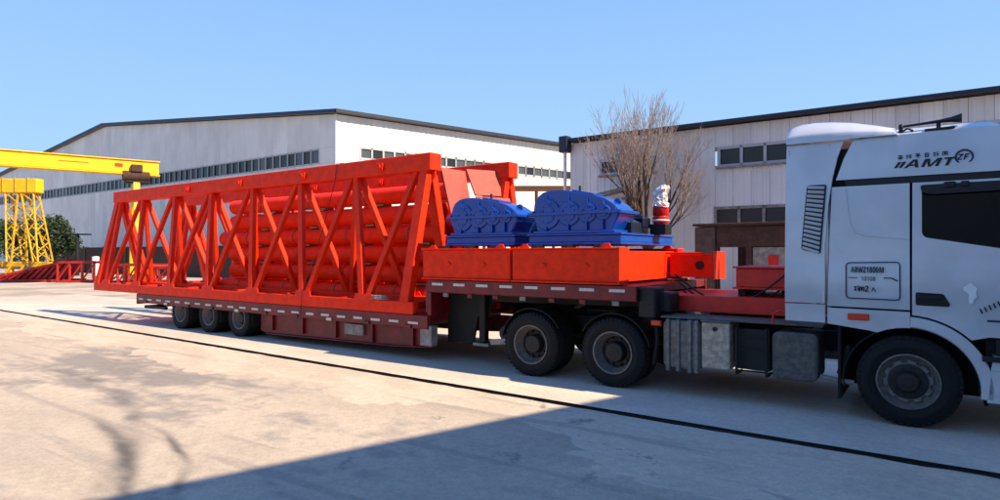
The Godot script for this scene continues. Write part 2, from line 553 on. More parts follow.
func left_workshop() -> void:
	var t := thing("workshop", "large white gabled workshop behind the red trusses", "building", Vector3(-32.21, 0, -22.12))
	var Lg := 75.05
	var ridge := 37.45
	var eave := 12.03
	var top := 15.56
	var pw := 0.95
	var n := 79
	var r := RandomNumberGenerator.new()
	r.seed = 5
	var roof_y := func(d: float) -> float:       # d metres from the near corner
		return eave + (top - eave) * (d / ridge if d < ridge else (Lg - d) / (Lg - ridge))
	var fr := Transform3D(Basis.IDENTITY, Vector3(-Lg, 0, 0))
	for i in n:
		var x := i * pw
		var m: Material = M.sheet[r.randi() % 4]
		var yr: float = roof_y.call(Lg - x - pw)
		var yl: float = roof_y.call(Lg - x)
		sheet(t, fr, x, pw, 9.66, yl - 0.06, yr - 0.06, m)
		sheet(t, fr, x, pw, 0.0, 8.50, 8.50, M.sheet[r.randi() % 4])
		if i > n - 3:
			sheet(t, fr, x, pw, 8.51, 9.65, 9.65, m)
		else:
			window(t, fr, x, 8.56, pw, 1.04, 0.10, [M.pane_b, M.pane, M.pane_grey, M.pane_b][r.randi() % 4])
	# long side wall, in the sun
	var ang := atan2(0.957, 0.289)
	var bs := Basis(Vector3.UP, ang)
	var fs := Transform3D(bs, Vector3.ZERO)
	for i in 58:
		var x := i * pw
		var m: Material = M.sheet[r.randi() % 4]
		sheet(t, fs, x, pw, 9.80, 11.97, 11.97, m)
		sheet(t, fs, x, pw, 0.0, 8.86, 8.86, m)
		if i < 2:
			sheet(t, fs, x, pw, 8.87, 9.79, 9.79, m)
		else:
			window(t, fs, x, 8.92, pw, 0.82, 0.16, [M.pane_b, M.pane_grey, M.pane_grey][r.randi() % 3])
	var cp := mk()
	span(cp, -0.1, 0.05, 0.0, 11.98, -0.10, 0.085, 0.01)
	part(cp, "corner_trim", M.sheet[1], t)
	# roof and its dark edge
	var w := bs * Vector3.RIGHT
	var o1 := Vector3(0.35, eave - 0.03, 0.35) 
	var o2 := Vector3(-ridge, top, 0.35)
	var o3 := Vector3(-Lg - 0.35, eave - 0.03, 0.35)
	var st := mk()
	var D := w * 56.0
	var up := Vector3(0, 0.22, 0)
	for e in [[o1, o2], [o2, o3]]:
		quad(st, e[0] + up, e[1] + up, e[1] + D + up, e[0] + D + up, Vector3.UP)
		quad(st, e[0], e[1], e[1] + D, e[0] + D, Vector3.DOWN)
	quad(st, o1 + D, o2 + D, o2 + D + up, o1 + D + up, w)
	quad(st, o3 + D, o2 + D, o2 + D + up, o3 + D + up, w)
	part(st, "roof", M.grey_sheet, t)
	for e in [[o1, o2], [o3, o2]]:
		st = mk()
		bar(st, e[0] + Vector3(0, 0.12, 0.04), e[1] + Vector3(0, 0.12, 0.04), 0.07, 0.26)
		part(st, "roof_trim", M.trim, t)
	st = mk()
	bar(st, o1 + Vector3(0.05, 0.12, 0.03), o1 + D + Vector3(0.05, 0.12, 0), 0.16, 0.26)
	part(st, "gutter", M.trim_dark, t)
	# hidden walls close the volume
	st = mk()
	quad(st, Vector3(-Lg, 0, -0.05), Vector3(-Lg, 0, -0.05) + D, Vector3(-Lg, eave, -0.05) + D, Vector3(-Lg, eave, -0.05), Vector3.LEFT)
	quad(st, Vector3(-Lg, 0, 0) + D, Vector3(0, 0, 0) + D, Vector3(0, eave, 0) + D, Vector3(-Lg, eave, 0) + D, w)
	tri(st, Vector3(-Lg, eave, 0) + D, Vector3(0, eave, 0) + D, Vector3(-ridge, top, 0) + D, w)
	part(st, "back_wall", M.sheet[0], t)
	st = mk()
	span(st, -Lg, 0.0, 0.0, 0.35, -0.02, 0.10, 0.01)
	part(st, "plinth", M.concrete_wall, t)

func right_workshop() -> void:
	var t := thing("workshop", "two storey pale ribbed workshop behind the bare tree", "building", Vector3(-10.0, 0, -17.0))
	var L := 24.0
	var H := 6.78
	var r := RandomNumberGenerator.new()
	r.seed = 15
	var fr := Transform3D.IDENTITY
	# openings along the wall: start, end, low, high
	var ops := [[1.43, 3.86, 5.22, 5.92], [6.50, 9.05, 5.18, 5.98], [6.36, 9.05, 2.86, 3.64], [13.0, 15.6, 5.18, 5.98], [13.0, 15.6, 2.86, 3.64]]
	var cuts := [0.0, 1.43, 3.86, 6.36, 9.05, 13.0, 15.6, 24.0]
	for k in cuts.size() - 1:
		var a: float = cuts[k]
		var b: float = cuts[k + 1]
		var n := int(round((b - a) / 0.62))
		var w := (b - a) / n
		for i in n:
			var x := a + i * w
			var lv := [0.0]
			for o in ops:
				if x + w * 0.5 > o[0] and x + w * 0.5 < o[1]:
					lv.append(o[2]); lv.append(o[3])
			lv.append(H)
			lv.sort()
			for s in range(0, lv.size(), 2):
				sheet(t, fr, x, w, lv[s], lv[s + 1], lv[s + 1], M.sheet_warm[r.randi() % 4])
	for o in ops:
		var w: float = (o[1] - o[0]) / 3.0
		for k in 3:
			window(t, fr, o[0] + w * k, o[2] + 0.05, w, o[3] - o[2] - 0.1, 0.11, M.pane if k != 0 else M.pane_b, 0, M.pale if o[2] < 4.0 else M.frame)
		var ss := mk()
		span(ss, o[0] - 0.08, o[1] + 0.08, o[2] - 0.07, o[2] + 0.0, -0.02, 0.13, 0.008)
		part(ss, "sill", M.pale, t)
	# roof edge, roof, ends
	var st := mk()
	span(st, -0.35, L + 0.3, H + 0.05, H + 0.18, -0.25, 0.42, 0.02)
	part(st, "roof_trim", M.trim_dark, t)
	st = mk()
	quad(st, Vector3(-0.3, H + 0.2, 0.3), Vector3(L, H + 0.2, 0.3), Vector3(L, H + 1.4, -14), Vector3(-0.3, H + 1.4, -14), Vector3.UP)
	quad(st, Vector3(-0.3, H + 0.1, 0.3), Vector3(L, H + 0.1, 0.3), Vector3(L, H + 1.3, -14), Vector3(-0.3, H + 1.3, -14), Vector3.DOWN)
	part(st, "roof", M.grey_sheet, t)
	st = mk()
	span(st, -0.12, 0.0, 0.0, H, -14, -0.05, 0.01)
	span(st, L, L + 0.12, 0.0, H, -14, -0.05, 0.01)
	span(st, 0.0, L, 0.0, H, -14.1, -14, 0.01)
	part(st, "side_wall", M.sheet_warm[1], t)
	st = mk()
	span(st, -0.42, 0.02, H - 0.42, H + 0.30, 0.08, 0.5, 0.03)
	part(st, "gutter_box", M.trim_dark, t)
	st = mk()
	tube(st, Vector3(-0.2, 0.0, 0.28), Vector3(-0.2, H - 0.42, 0.28), 0.075, 0.075, 10)
	part(st, "downpipe", M.sheet_warm[1], t)

func shade_workshop() -> void:
	# the hall beside the photographer whose shadow lies over the foreground
	var Hs := 9.0
	var a := Vector3(8.78, 0, 4.0)
	var d := Vector3(1.71, 0, -5.22).normalized()
	var t := thing("workshop", "white workshop hall standing ahead of the lorry cab", "building", a - d * 22.0)
	var ang := atan2(-d.z, d.x)
	t.rotation.y = ang
	var L := 35.0
	var st := mk()
	span(st, 0, L, 0, Hs, 0.15, 14.0, 0.01)
	part(st, "wall", M.sheet[0], t)
	st = mk()
	span(st, -0.1, L, Hs + 0.001, Hs + 0.2, 0.0, 14.2, 0.02)
	part(st, "roof", M.trim, t)

func yard_sheds() -> void:
	# brown lean-to shed behind the gooseneck
	var t := thing("shed", "low brown shed with dark doorway behind the orange frame", "shed", Vector3(-2.5, 0, -11.0))
	var st := mk()
	prism(st, [Vector2(0.62, 0), Vector2(0.62, 2.58), Vector2(4.6, 2.62), Vector2(4.6, 0), Vector2(3.3, 0), Vector2(3.3, 2.02), Vector2(1.62, 2.02), Vector2(1.62, 0), Vector2(1.46, 0), Vector2(1.46, 2.0), Vector2(0.68, 2.0), Vector2(0.68, 0)], -0.12, 0.0, 0.008)
	part(st, "front_wall", M.brown, t)
	st = mk()
	span(st, 0.0, 0.60, 0, 2.60, -0.5, 0.06, 0.02)
	part(st, "pier", M.brown_b, t)
	st = mk()
	span(st, 0.6, 4.6, 0, 2.5, -2.6, -2.5, 0.01)
	span(st, 4.48, 4.6, 0, 2.5, -2.48, -0.13, 0.01)
	part(st, "rear_wall", M.brown, t)
	st = mk()
	span(st, -0.05, 4.7, 2.63, 2.71, -2.7, 0.12, 0.02)
	part(st, "roof", M.brown, t)
	st = mk()
	span(st, 1.64, 3.28, 0.0, 2.0, -0.10, -0.05, 0.01)
	part(st, "door", M.pale, t)
	st = mk()
	span(st, 2.06, 2.33, 1.46, 1.77, -0.045, -0.02, 0.004)
	part(st, "notice", M.wrap_red, t)
	# brown canopy in front of the sunlit wall
	t = thing("canopy", "long brown steel canopy before the sunlit workshop wall", "canopy", Vector3(-20.6, 0, -24.2))
	var ax := Vector3(8.6, 0, -6.1)
	var bk := Vector3(-0.5, 0, -3.0)
	st = mk(); bar(st, Vector3(0, 6.02, 0), Vector3(0, 6.02, 0) + ax, 0.12, 0.36)
	part(st, "fascia", M.canopy, t)
	st = mk()
	quad(st, Vector3(0, 6.2, 0), ax + Vector3(0, 6.2, 0), ax + bk + Vector3(0, 6.45, 0), bk + Vector3(0, 6.45, 0), Vector3.UP)
	quad(st, Vector3(0, 6.14, 0), ax + Vector3(0, 6.14, 0), ax + bk + Vector3(0, 6.39, 0), bk + Vector3(0, 6.39, 0), Vector3.DOWN)
	part(st, "roof", M.canopy, t)
	for k in 4:
		st = mk(); bar(st, ax * (0.02 + 0.32 * k), ax * (0.02 + 0.32 * k) + Vector3(0, 5.84, 0), 0.16, 0.16)
		part(st, "post", M.canopy, t)
		st = mk(); bar(st, bk + ax * (0.02 + 0.32 * k), bk + ax * (0.02 + 0.32 * k) + Vector3(0, 6.38, 0), 0.16, 0.16)
		part(st, "post", M.canopy, t)
	# small grey lean-to roof in front of the ribbed workshop
	t = thing("lean_to", "small weathered grey lean-to roof against the ribbed workshop", "lean-to", Vector3(-8.6, 0, -15.6))
	st = mk()
	var p := [Vector3(0, 4.05, 0.9), Vector3(2.3, 4.45, 0.9), Vector3(2.3, 4.75, -1.2), Vector3(0, 4.35, -1.2)]
	quad(st, p[0], p[1], p[2], p[3], Vector3.UP)
	var dn := Vector3(0, -0.14, 0)
	quad(st, p[0] + dn, p[1] + dn, p[2] + dn, p[3] + dn, Vector3.DOWN)
	quad(st, p[0], p[1], p[1] + dn, p[0] + dn, Vector3.BACK)
	quad(st, p[1], p[2], p[2] + dn, p[1] + dn, Vector3.RIGHT)
	quad(st, p[0], p[3], p[3] + dn, p[0] + dn, Vector3.LEFT)
	part(st, "roof", M.grey_sheet, t)
	for px in [0.08, 2.2]:
		st = mk(); bar(st, Vector3(px, 0, 0.8), Vector3(px, 3.93 + 0.17 * px, 0.8), 0.09, 0.09)
		part(st, "post", M.grey_sheet, t)
	for k in 3:
		st = mk(); bar(st, Vector3(0.12, 3.1 + k * 0.28, 0.8), Vector3(2.16, 3.42 + k * 0.28, 0.8), 0.04, 0.11)
		part(st, "slat", M.grey_sheet, t)

# ------------------------------------------------------------------ left background
func lattice(parent: Node, a: Array, b: Array, n: int, rw: float, m: Material) -> void:
	# four chords from a[] up to b[], with zigzag bracing on each face
	for k in 4:
		var st := mk()
		bar(st, a[k], b[k], rw, rw)
		part(st, "chord", m, parent)
	for k in 4:
		var k2 := (k + 1) % 4
		for i in n:
			var t0 := float(i) / n
			var t1 := float(i + 1) / n
			var st := mk()
			var p: Vector3 = a[k].lerp(b[k], t0) if i % 2 == 0 else a[k2].lerp(b[k2], t0)
			var q: Vector3 = a[k2].lerp(b[k2], t1) if i % 2 == 0 else a[k].lerp(b[k], t1)
			bar(st, p, q, rw * 0.6, rw * 0.6)
			part(st, "brace", m, parent)

func cranes() -> void:
	var w := Vector3(0.289, 0, -0.957)
	var sd := Vector3(0.957, 0, 0.289)
	var t := thing("gantry_crane", "yellow gantry crane with long box girder over the red truss", "crane", Vector3(-35.55, 0, -11.17))
	var st := mk()
	# girder with upper flange and lower lip
	bar(st, w * -14.0 + Vector3(0, 6.98, 0), Vector3(0, 6.98, 0), 0.55, 0.78, Vector3.UP, 0.04)
	var gd := part(st, "girder", M.yellow, t)
	st = mk(); bar(st, w * -14.0 + Vector3(0, 7.40, 0), w * 0.05 + Vector3(0, 7.40, 0), 0.72, 0.06)
	part(st, "flange", M.yellow, gd)
	st = mk(); bar(st, w * -14.0 + Vector3(0, 6.56, 0), w * 0.05 + Vector3(0, 6.56, 0), 0.80, 0.06)
	part(st, "flange", M.yellow, gd)
	for k in 2:
		st = mk()
		var c: Vector3 = w * (-4.3 + 2.2 * k) + sd * 0.29 + Vector3(0, 7.05, 0)
		bar(st, c - w * (0.7 - 0.5 * k), c + w * (0.7 - 0.5 * k), 0.012, 0.03 + 0.17 * k)
		part(st, "painted_mark", M.lamp_orange, gd)
	# end carriage machinery under the girder end
	st = mk(); bar(st, w * -1.75 + Vector3(0, 6.25, 0), w * -0.45 + Vector3(0, 6.25, 0), 0.7, 0.42, Vector3.UP, 0.05)
	part(st, "hoist_frame", M.chassis, t)
	st = mk(); tube(st, w * -1.9 + sd * 0.2 + Vector3(0, 6.45, 0), w * -0.5 + sd * 0.2 + Vector3(0, 6.45, 0), 0.3, 0.3, 14)
	part(st, "hoist_drum", M.brown, t)
	st = mk(); bar(st, w * -1.5 + sd * 0.4 + Vector3(0, 6.9, 0), w * -0.9 + sd * 0.4 + Vector3(0, 6.9, 0), 0.25, 0.45, Vector3.UP, 0.04)
	part(st, "hoist_motor", M.brown, t)
	# rigid leg: two tapering box columns on a sill beam with wheels
	for k in 2:
		st = mk()
		var s := -1.0 if k == 0 else 1.0
		bar(st, w * -1.2 + sd * (1.3 * s) + Vector3(0, 0.55, 0), w * -1.2 + sd * (0.22 * s) + Vector3(0, 6.05, 0), 0.34, 0.34, Vector3.UP, 0.02)
		part(st, "leg", M.yellow, t)
	st = mk(); bar(st, w * -1.2 - sd * 1.9 + Vector3(0, 0.42, 0), w * -1.2 + sd * 1.9 + Vector3(0, 0.42, 0), 0.4, 0.36, Vector3.UP, 0.02)
	part(st, "sill_beam", M.yellow, t)
	for k in 2:
		st = mk()
		var c2: Vector3 = w * -1.2 + sd * (1.5 if k == 0 else -1.5) + Vector3(0, 0.16, 0)
		tube(st, c2 - w * 0.08, c2 + w * 0.08, 0.16, 0.16, 16)
		part(st, "wheel", M.chassis, t)
	# flexible leg at the other end, outside the picture
	for k in 2:
		st = mk()
		var s := -1.0 if k == 0 else 1.0
		bar(st, w * -13.2 + sd * (1.3 * s) + Vector3(0, 0.0, 0), w * -13.2 + sd * (0.22 * s) + Vector3(0, 6.5, 0), 0.34, 0.34, Vector3.UP, 0.02)
		part(st, "leg", M.yellow, t)

	# second, smaller crane with lattice legs
	t = thing("lattice_crane", "yellow crane with two lattice legs and short box beam", "crane", Vector3(-46.4, 0, -8.4))
	var dx := Vector3(0.816, 0, -0.578)   # across the view
	var dz := Vector3(0.578, 0, 0.816)
	st = mk(); bar(st, dx * -7.0 + Vector3(0, 6.4, 0), dx * 0.25 + Vector3(0, 6.4, 0), 0.7, 0.95, Vector3.UP, 0.04)
	part(st, "beam", M.yellow, t)
	for k in 3:
		st = mk(); bar(st, dx * (-0.35 - 0.85 * k) + dz * 0.36 + Vector3(0, 6.0, 0), dx * (-0.35 - 0.85 * k) + dz * 0.36 + Vector3(0, 6.95, 0), 0.06, 0.14)
		part(st, "stiffener", M.yellow_b, t)
	for lg in [[-0.55, 0.12, 0.55], [-1.6, -1.65, 0.55]]:
		var b0: Vector3 = dx * float(lg[1])
		var t0: Vector3 = dx * float(lg[0])
		var lo := []
		var hi := []
		for c in [[-1, -1], [1, -1], [1, 1], [-1, 1]]:
			lo.append(b0 + dx * (0.16 * c[0] + 0.35) + dz * (0.7 * c[1]) + Vector3(0, 1.3, 0))
			hi.append(t0 + dx * (0.42 * c[0] + 0.1) + dz * (0.25 * c[1]) + Vector3(0, 5.95, 0))
		lattice(t, lo, hi, 7, 0.095, M.yellow_b)
	st = mk(); bar(st, dx * -6.5 + Vector3(0, 1.1, 0), dx * 0.95 + Vector3(0, 1.1, 0), 0.5, 0.34, Vector3.UP, 0.02)
	part(st, "sill_beam", M.yellow_b, t)
	for k in 6:
		st = mk(); bar(st, dx * (-4.4 + k * 0.85) + dz * 0.3 + Vector3(0, 0.5, 0), dx * (-3.8 + k * 0.85) + dz * 0.3 + Vector3(0, 1.25, 0), 0.08, 0.12)
		part(st, "brace", M.yellow, t)
	for k in 3:
		st = mk(); bar(st, dx * (0.75 - 2.4 * k) + Vector3(0, 0.0, 0), dx * (0.6 - 2.4 * k) + Vector3(0, 0.95, 0), 0.34, 0.34, Vector3.UP, 0.02)
		part(st, "foot", M.yellow, t)

func frame_rack(at: Vector3, ln: float, wd: float, ht: float, ry: float, n: int, label: String, m: Material) -> void:
	var t := thing("steel_rack", label, "steel rack", at, "red steel racks stored on the yard")
	t.rotation.y = ry
	for y in [0.07, ht - 0.07]:
		for z in [-wd * 0.5, wd * 0.5]:
			var st := mk(); bar(st, Vector3(-ln * 0.5, y, z), Vector3(ln * 0.5, y, z), 0.12, 0.14)
			part(st, "rail_bar", m, t)
	for i in n + 1:
		var x := -ln * 0.5 + ln * i / n
		for z in [-wd * 0.5, wd * 0.5]:
			var st := mk(); bar(st, Vector3(x, 0.14, z), Vector3(x, ht - 0.14, z), 0.1, 0.1)
			part(st, "upright", m, t)
			if i < n:
				st = mk(); bar(st, Vector3(x, 0.14, z), Vector3(x + ln / n, ht - 0.14, z), 0.07, 0.08)
				part(st, "diagonal", m, t)
		var s2 := mk(); bar(s2, Vector3(x, ht - 0.1, -wd * 0.5), Vector3(x, ht - 0.1, wd * 0.5), 0.08, 0.1)
		part(s2, "cross_bar", m, t)

func wedge_pile(at: Vector3, ry: float) -> void:
	var t := thing("steel_stack", "sloping heap of red steel lattice sections beside the yellow crane", "steel stack", at)
	t.rotation.y = ry
	var r := RandomNumberGenerator.new()
	r.seed = 77
	for k in 52:
		var x := -2.6 + 5.2 * (k % 13) / 12.0 + 0.2 * (k / 26)
		var h := 0.25 + 1.1 * (x + 2.6) / 5.2
		var st := mk()
		bar(st, Vector3(x - 0.45, 0.06 + h * 0.05, -0.5 + (k / 13) * 0.35), Vector3(x + 0.35, h, -0.4 + (k / 13) * 0.33 + r.randf_range(-0.2, 0.2)), 0.1, 0.16)
		part(st, "bar", M.scrap if k % 3 else M.scrap_b, t)
	for k in 5:
		var st := mk()
		var z := -0.6 + 0.3 * k
		bar(st, Vector3(-2.9, 0.10, z), Vector3(2.7, 0.10 + 1.25, z * 0.9), 0.1, 0.16)
		part(st, "chord", M.scrap_b if k % 2 else M.scrap, t)
	for k in 4:
		var st := mk()
		bar(st, Vector3(-3.3, 0.09, -0.75 + 0.5 * k), Vector3(3.0, 0.09, -0.75 + 0.5 * k), 0.14, 0.18)
		part(st, "bottom_bar", M.scrap, t)

func leafy(called: String, label: String, at: Vector3, w: float, h: float, n: int, sd: int) -> void:
	var t := thing(called, label, "tree", at, "dark evergreen trees before the gable wall")
	var r := RandomNumberGenerator.new()
	r.seed = sd
	var st := mk()
	tube(st, Vector3.ZERO, Vector3(0.1, h * 0.6, 0), 0.14, 0.06, 8)
	for k in 7:
		var a := TAU * k / 7.0
		tube(st, Vector3(0.04, h * (0.2 + 0.05 * k), 0), Vector3(cos(a) * w * 0.3, h * (0.45 + 0.06 * k), sin(a) * w * 0.3), 0.05, 0.02, 5)
	part(st, "trunk", M.bark, t)
	var cl := []
	for k in 26:
		var a := r.randf() * TAU
		var rr := sqrt(r.randf()) * w * 0.42
		var y := h * (0.25 + 0.68 * r.randf())
		rr *= 1.0 - 0.6 * max(0.0, y / h - 0.5)
		cl.append(Vector3(cos(a) * rr, y, sin(a) * rr))
	st = mk()
	for k in n:
		var c: Vector3 = cl[r.randi() % cl.size()]
		var d := Vector3(r.randfn(0, 1), r.randfn(0, 1), r.randfn(0, 1)).normalized() * pow(r.randf(), 0.4) * w * 0.16
		var p := c + d
		var u1 := Vector3(r.randfn(0, 1), r.randfn(0, 1), r.randfn(0, 1)).normalized()
		var u2 := u1.cross(Vector3(r.randfn(0, 1), r.randfn(0, 1), r.randfn(0, 1)).normalized()).normalized()
		var s := r.randf_range(0.09, 0.17)
		var g := r.randf_range(0.6, 1.5)
		st.set_color(Color(0.022 * g, 0.045 * g, 0.016 * g))
		quad(st, p - u1 * s, p - u2 * s * 0.5, p + u1 * s, p + u2 * s * 0.5, u1.cross(u2))
	part(st, "crown", M.leaf, t)

func left_background() -> void:
	cranes()
	wedge_pile(Vector3(-44.6, 0, -7.6), 0.616)
	frame_rack(Vector3(-41.2, 0, -9.2), 2.3, 1.2, 1.35, 0.616, 3, "red rust coloured steel rack standing beside the sloping heap", M.scrap)
	frame_rack(Vector3(-37.6, 0, -11.6), 4.0, 1.3, 1.0, 0.616, 4, "low red steel rack lying behind the truss end", M.scrap_b)
	frame_rack(Vector3(-34.0, 0, -9.3), 3.2, 1.2, 1.25, 0.3, 4, "red steel rack seen through the end of the near truss", M.scrap)
	leafy("evergreen_tree", "dark evergreen tree growing right of the lattice crane legs", Vector3(-58.0, 0, -13.4), 4.6, 4.9, 5200, 3)
	leafy("evergreen_tree", "dark evergreen tree growing behind the lattice crane legs", Vector3(-63.0, 0, -12.0), 4.2, 4.6, 4200, 4)
	# brown yard wall with piers
	var t := thing("yard_wall", "low dark brown yard wall before the white gable", "wall", Vector3(-72.0, 0, -18.0))
	for k in 8:
		var st := mk(); span(st, k * 4.2 + 0.2, k * 4.2 + 4.0, 0, 2.35, -0.12, 0.12, 0.02)
		part(st, "panel", M.brown, t)
		st = mk(); span(st, k * 4.2 - 0.2, k * 4.2 + 0.2, 0, 2.5, -0.2, 0.2, 0.02)
		part(st, "pier", M.brown_b, t)
		st = mk(); span(st, k * 4.2 + 0.2, k * 4.2 + 4.0, 2.352, 2.43, -0.17, 0.17, 0.02)
		part(st, "coping", M.brown_b, t)
	# dark post with a cross arm
	t = thing("lamp_post", "dark short post with flat double lamp arm by brown wall", "lamp post", Vector3(-55.4, 0, -14.2))
	var st := mk(); tube(st, Vector3.ZERO, Vector3(0, 3.4, 0), 0.17, 0.14, 10)
	part(st, "post", M.chassis, t)
	st = mk(); bar(st, Vector3(-0.95, 3.44, 0.6), Vector3(0.95, 3.44, -0.6), 0.32, 0.12)
	part(st, "arm", M.chassis, t)
	# small white drum in front of the wall
	t = thing("drum", "small white drum standing among the red racks", "drum", Vector3(-42.8, 0, -10.6))
	st = mk(); lathe(st, [Vector2(0, 0), Vector2(0.2, 0), Vector2(0.22, 0.03), Vector2(0.22, 1.6), Vector2(0.2, 1.63), Vector2(0, 1.63)], Transform3D.IDENTITY, 18)
	part(st, "body", M.wrap, t)
	st = mk(); lathe(st, [Vector2(0, 1.631), Vector2(0.12, 1.631), Vector2(0.12, 1.67), Vector2(0, 1.67)], Transform3D.IDENTITY, 14)
	part(st, "lid", M.tank_grey, t)

# ------------------------------------------------------------------ bare tree
func grow(st: SurfaceTool, tw: SurfaceTool, p: Vector3, d: Vector3, ln: float, r0: float, depth: int, r: RandomNumberGenerator) -> void:
	var seg := 3
	var q := p
	var dd := d
	var rad := r0
	for k in seg:
		dd = (dd + Vector3(r.randfn(0, 0.09), 0.13 + r.randfn(0, 0.05), r.randfn(0, 0.09))).normalized()
		var e := q + dd * (ln / seg)
		var r1: float = max(rad * 0.86, 0.005)
		tube(st if depth < 2 else tw, q, e, rad, r1, 6 if depth < 2 else 4, false)
		q = e
		rad = r1
		if depth < 4 and k > 0:
			var nb := 2 if depth > 0 else 2
			for b in nb:
				if depth > 1 and r.randf() < 0.4:
					continue
				var sdv := Vector3(r.randfn(0, 1), r.randfn(0, 0.35), r.randfn(0, 1)).normalized()
				var nd := (dd + sdv * r.randf_range(0.32, 0.68)).normalized()
				grow(st, tw, q, nd, ln * r.randf_range(0.55, 0.78), rad * 0.6, depth + 1, r)
	if depth < 4:
		grow(st, tw, q, dd, ln * 0.7, rad * 0.85, depth + 1, r)

func bare_tree() -> void:
	var t := thing("bare_tree", "leafless tree with fine upright twigs before the ribbed workshop", "tree", Vector3(-5.6, 0, -14.9))
	var r := RandomNumberGenerator.new()
	r.seed = 12
	var st := mk()
	var tw := mk()
	var tk := mk()
	tube(tk, Vector3.ZERO, Vector3(0.03, 0.9, 0), 0.22, 0.17, 10)
	tube(tk, Vector3(0.03, 0.9, 0), Vector3(-0.02, 2.0, 0.02), 0.17, 0.14, 10)
	part(tk, "trunk", M.bark, t)
	var base := Vector3(-0.02, 1.9, 0.02)
	for a in [[-0.45, 1.0, 0.25, 1.6], [-0.2, 1.0, -0.35, 1.9], [0.12, 1.0, 0.3, 1.95], [0.65, 0.85, 0.0, 1.6], [-0.35, 1.0, 0.0, 1.9], [-0.45, 0.95, -0.2, 1.5], [0.95, 0.62, 0.2, 1.2]]:
		grow(st, tw, base, Vector3(a[0], a[1], a[2]).normalized(), a[3] * 1.16, 0.085, 0, r)
	part(st, "limbs", M.bark, t)
	part(tw, "twigs", M.twig, t)

# ------------------------------------------------------------------ wheels
func wheel_meshes(kind: String) -> Array:
	if cache.has(kind):
		return cache[kind]
	var R := 0.47
	var W := 0.27
	if kind == "trailer":
		R = 0.40; W = 0.24
	elif kind == "drive":
		R = 0.465; W = 0.25
	var rr: float = {"trailer": 0.235, "drive": 0.285, "front": 0.285}[kind]
	var h := W * 0.5
	# local axis Y points outwards
	var ty := mk()
	var prof := [Vector2(rr - 0.004, -h * 0.82), Vector2(rr + 0.03, -h * 0.98), Vector2(R * 0.86, -h), Vector2(R * 0.965, -h * 0.86), Vector2(R, -h * 0.74)]
	for k in 4:
		var a := -h * 0.74 + (h * 1.48) * (k + 0.42) / 4.0
		prof.append(Vector2(R, a)); prof.append(Vector2(R - 0.014, a + 0.004))
		prof.append(Vector2(R - 0.014, a + 0.014)); prof.append(Vector2(R, a + 0.018))
	prof.append_array([Vector2(R, h * 0.74), Vector2(R * 0.965, h * 0.86), Vector2(R * 0.90, h * 0.96), Vector2(R * 0.88, h), Vector2(R * 0.80, h * 1.03), Vector2(R * 0.79, h * 1.06), Vector2(R * 0.76, h * 1.06), Vector2(R * 0.75, h * 1.03), Vector2(rr + 0.03, h * 0.98), Vector2(rr - 0.004, h * 0.82)])
	lathe(ty, prof, Transform3D.IDENTITY, 48)
	for i in 44:       # shoulder lugs
		var a := TAU * i / 44
		var b := Basis(Vector3(cos(a), 0, sin(a)), Vector3.UP, Vector3(sin(a), 0, -cos(a)))
		cbox(ty, Vector3(cos(a), 0, sin(a)) * (R * 0.965) + Vector3(0, h * 0.86, 0), Vector3(0.03, 0.034, 0.03), 0.004, b)
	var rim := mk()
	var hub := mk()
	if kind == "front":
		lathe(rim, [Vector2(rr, h * 0.80), Vector2(rr + 0.004, h * 0.95), Vector2(rr - 0.012, h * 0.97), Vector2(rr - 0.022, h * 0.82), Vector2(rr - 0.05, h * 0.60), Vector2(rr - 0.07, h * 0.52), Vector2(0.2, h * 0.5), Vector2(0.1, h * 0.55)], Transform3D.IDENTITY, 48)
		# scalloped pressed ring
		var sc := PackedVector2Array()
		for i in 10:
			for e in [[0.0, 0.222], [0.34, 0.226], [0.50, 0.222], [0.56, 0.196], [0.86, 0.196], [0.93, 0.222]]:
				var a: float = TAU * (i + e[0]) / 10.0
				sc.append(Vector2(cos(a), sin(a)) * float(e[1]))
		prism(rim, sc, h * 0.5, h * 0.80, 0.006, Transform3D(Basis(Vector3.RIGHT, Vector3.FORWARD, Vector3.UP), Vector3.ZERO))
		lathe(hub, [Vector2(0.185, h * 0.78), Vector2(0.18, h * 0.86), Vector2(0.16, h * 0.90), Vector2(0.115, h * 0.92), Vector2(0.105, h * 1.15), Vector2(0.09, h * 1.32), Vector2(0.05, h * 1.36), Vector2(0.045, h * 1.42), Vector2(0, h * 1.43)], Transform3D.IDENTITY, 32)
		for i in 10:
			var a := TAU * i / 10.0
			var c := Vector3(cos(a), 0, sin(a)) * 0.145
			tube(hub, c + Vector3(0, h * 0.85, 0), c + Vector3(0, h * 1.08, 0), 0.014, 0.012, 6)
	else:
		var dp := -h * 0.35
		lathe(rim, [Vector2(rr, h * 0.80), Vector2(rr + 0.004, h * 0.97), Vector2(rr - 0.014, h * 0.99), Vector2(rr - 0.026, h * 0.80), Vector2(rr - 0.034, h * 0.3), Vector2(rr - 0.055, h * 0.12), Vector2(rr - 0.075, dp * 0.6)], Transform3D.IDENTITY, 48)
		lathe(hub, [Vector2(rr - 0.074, dp * 0.6), Vector2(rr - 0.09, dp), Vector2(rr * 0.55, dp * 1.1), Vector2(rr * 0.5, dp), Vector2(rr * 0.47, h * 0.35), Vector2(rr * 0.43, h * 0.55), Vector2(rr * 0.2, h * 0.62), Vector2(0, h * 0.63)], Transform3D.IDENTITY, 32)
		for i in 10:
			var a := TAU * i / 10.0
			var c := Vector3(cos(a), 0, sin(a)) * (rr * 0.64)
			tube(hub, c + Vector3(0, dp * 1.1, 0), c + Vector3(0, dp * 1.1 + 0.05, 0), 0.016, 0.014, 6)
	cache[kind] = [fin(ty), fin(rim), fin(hub), W]
	return cache[kind]

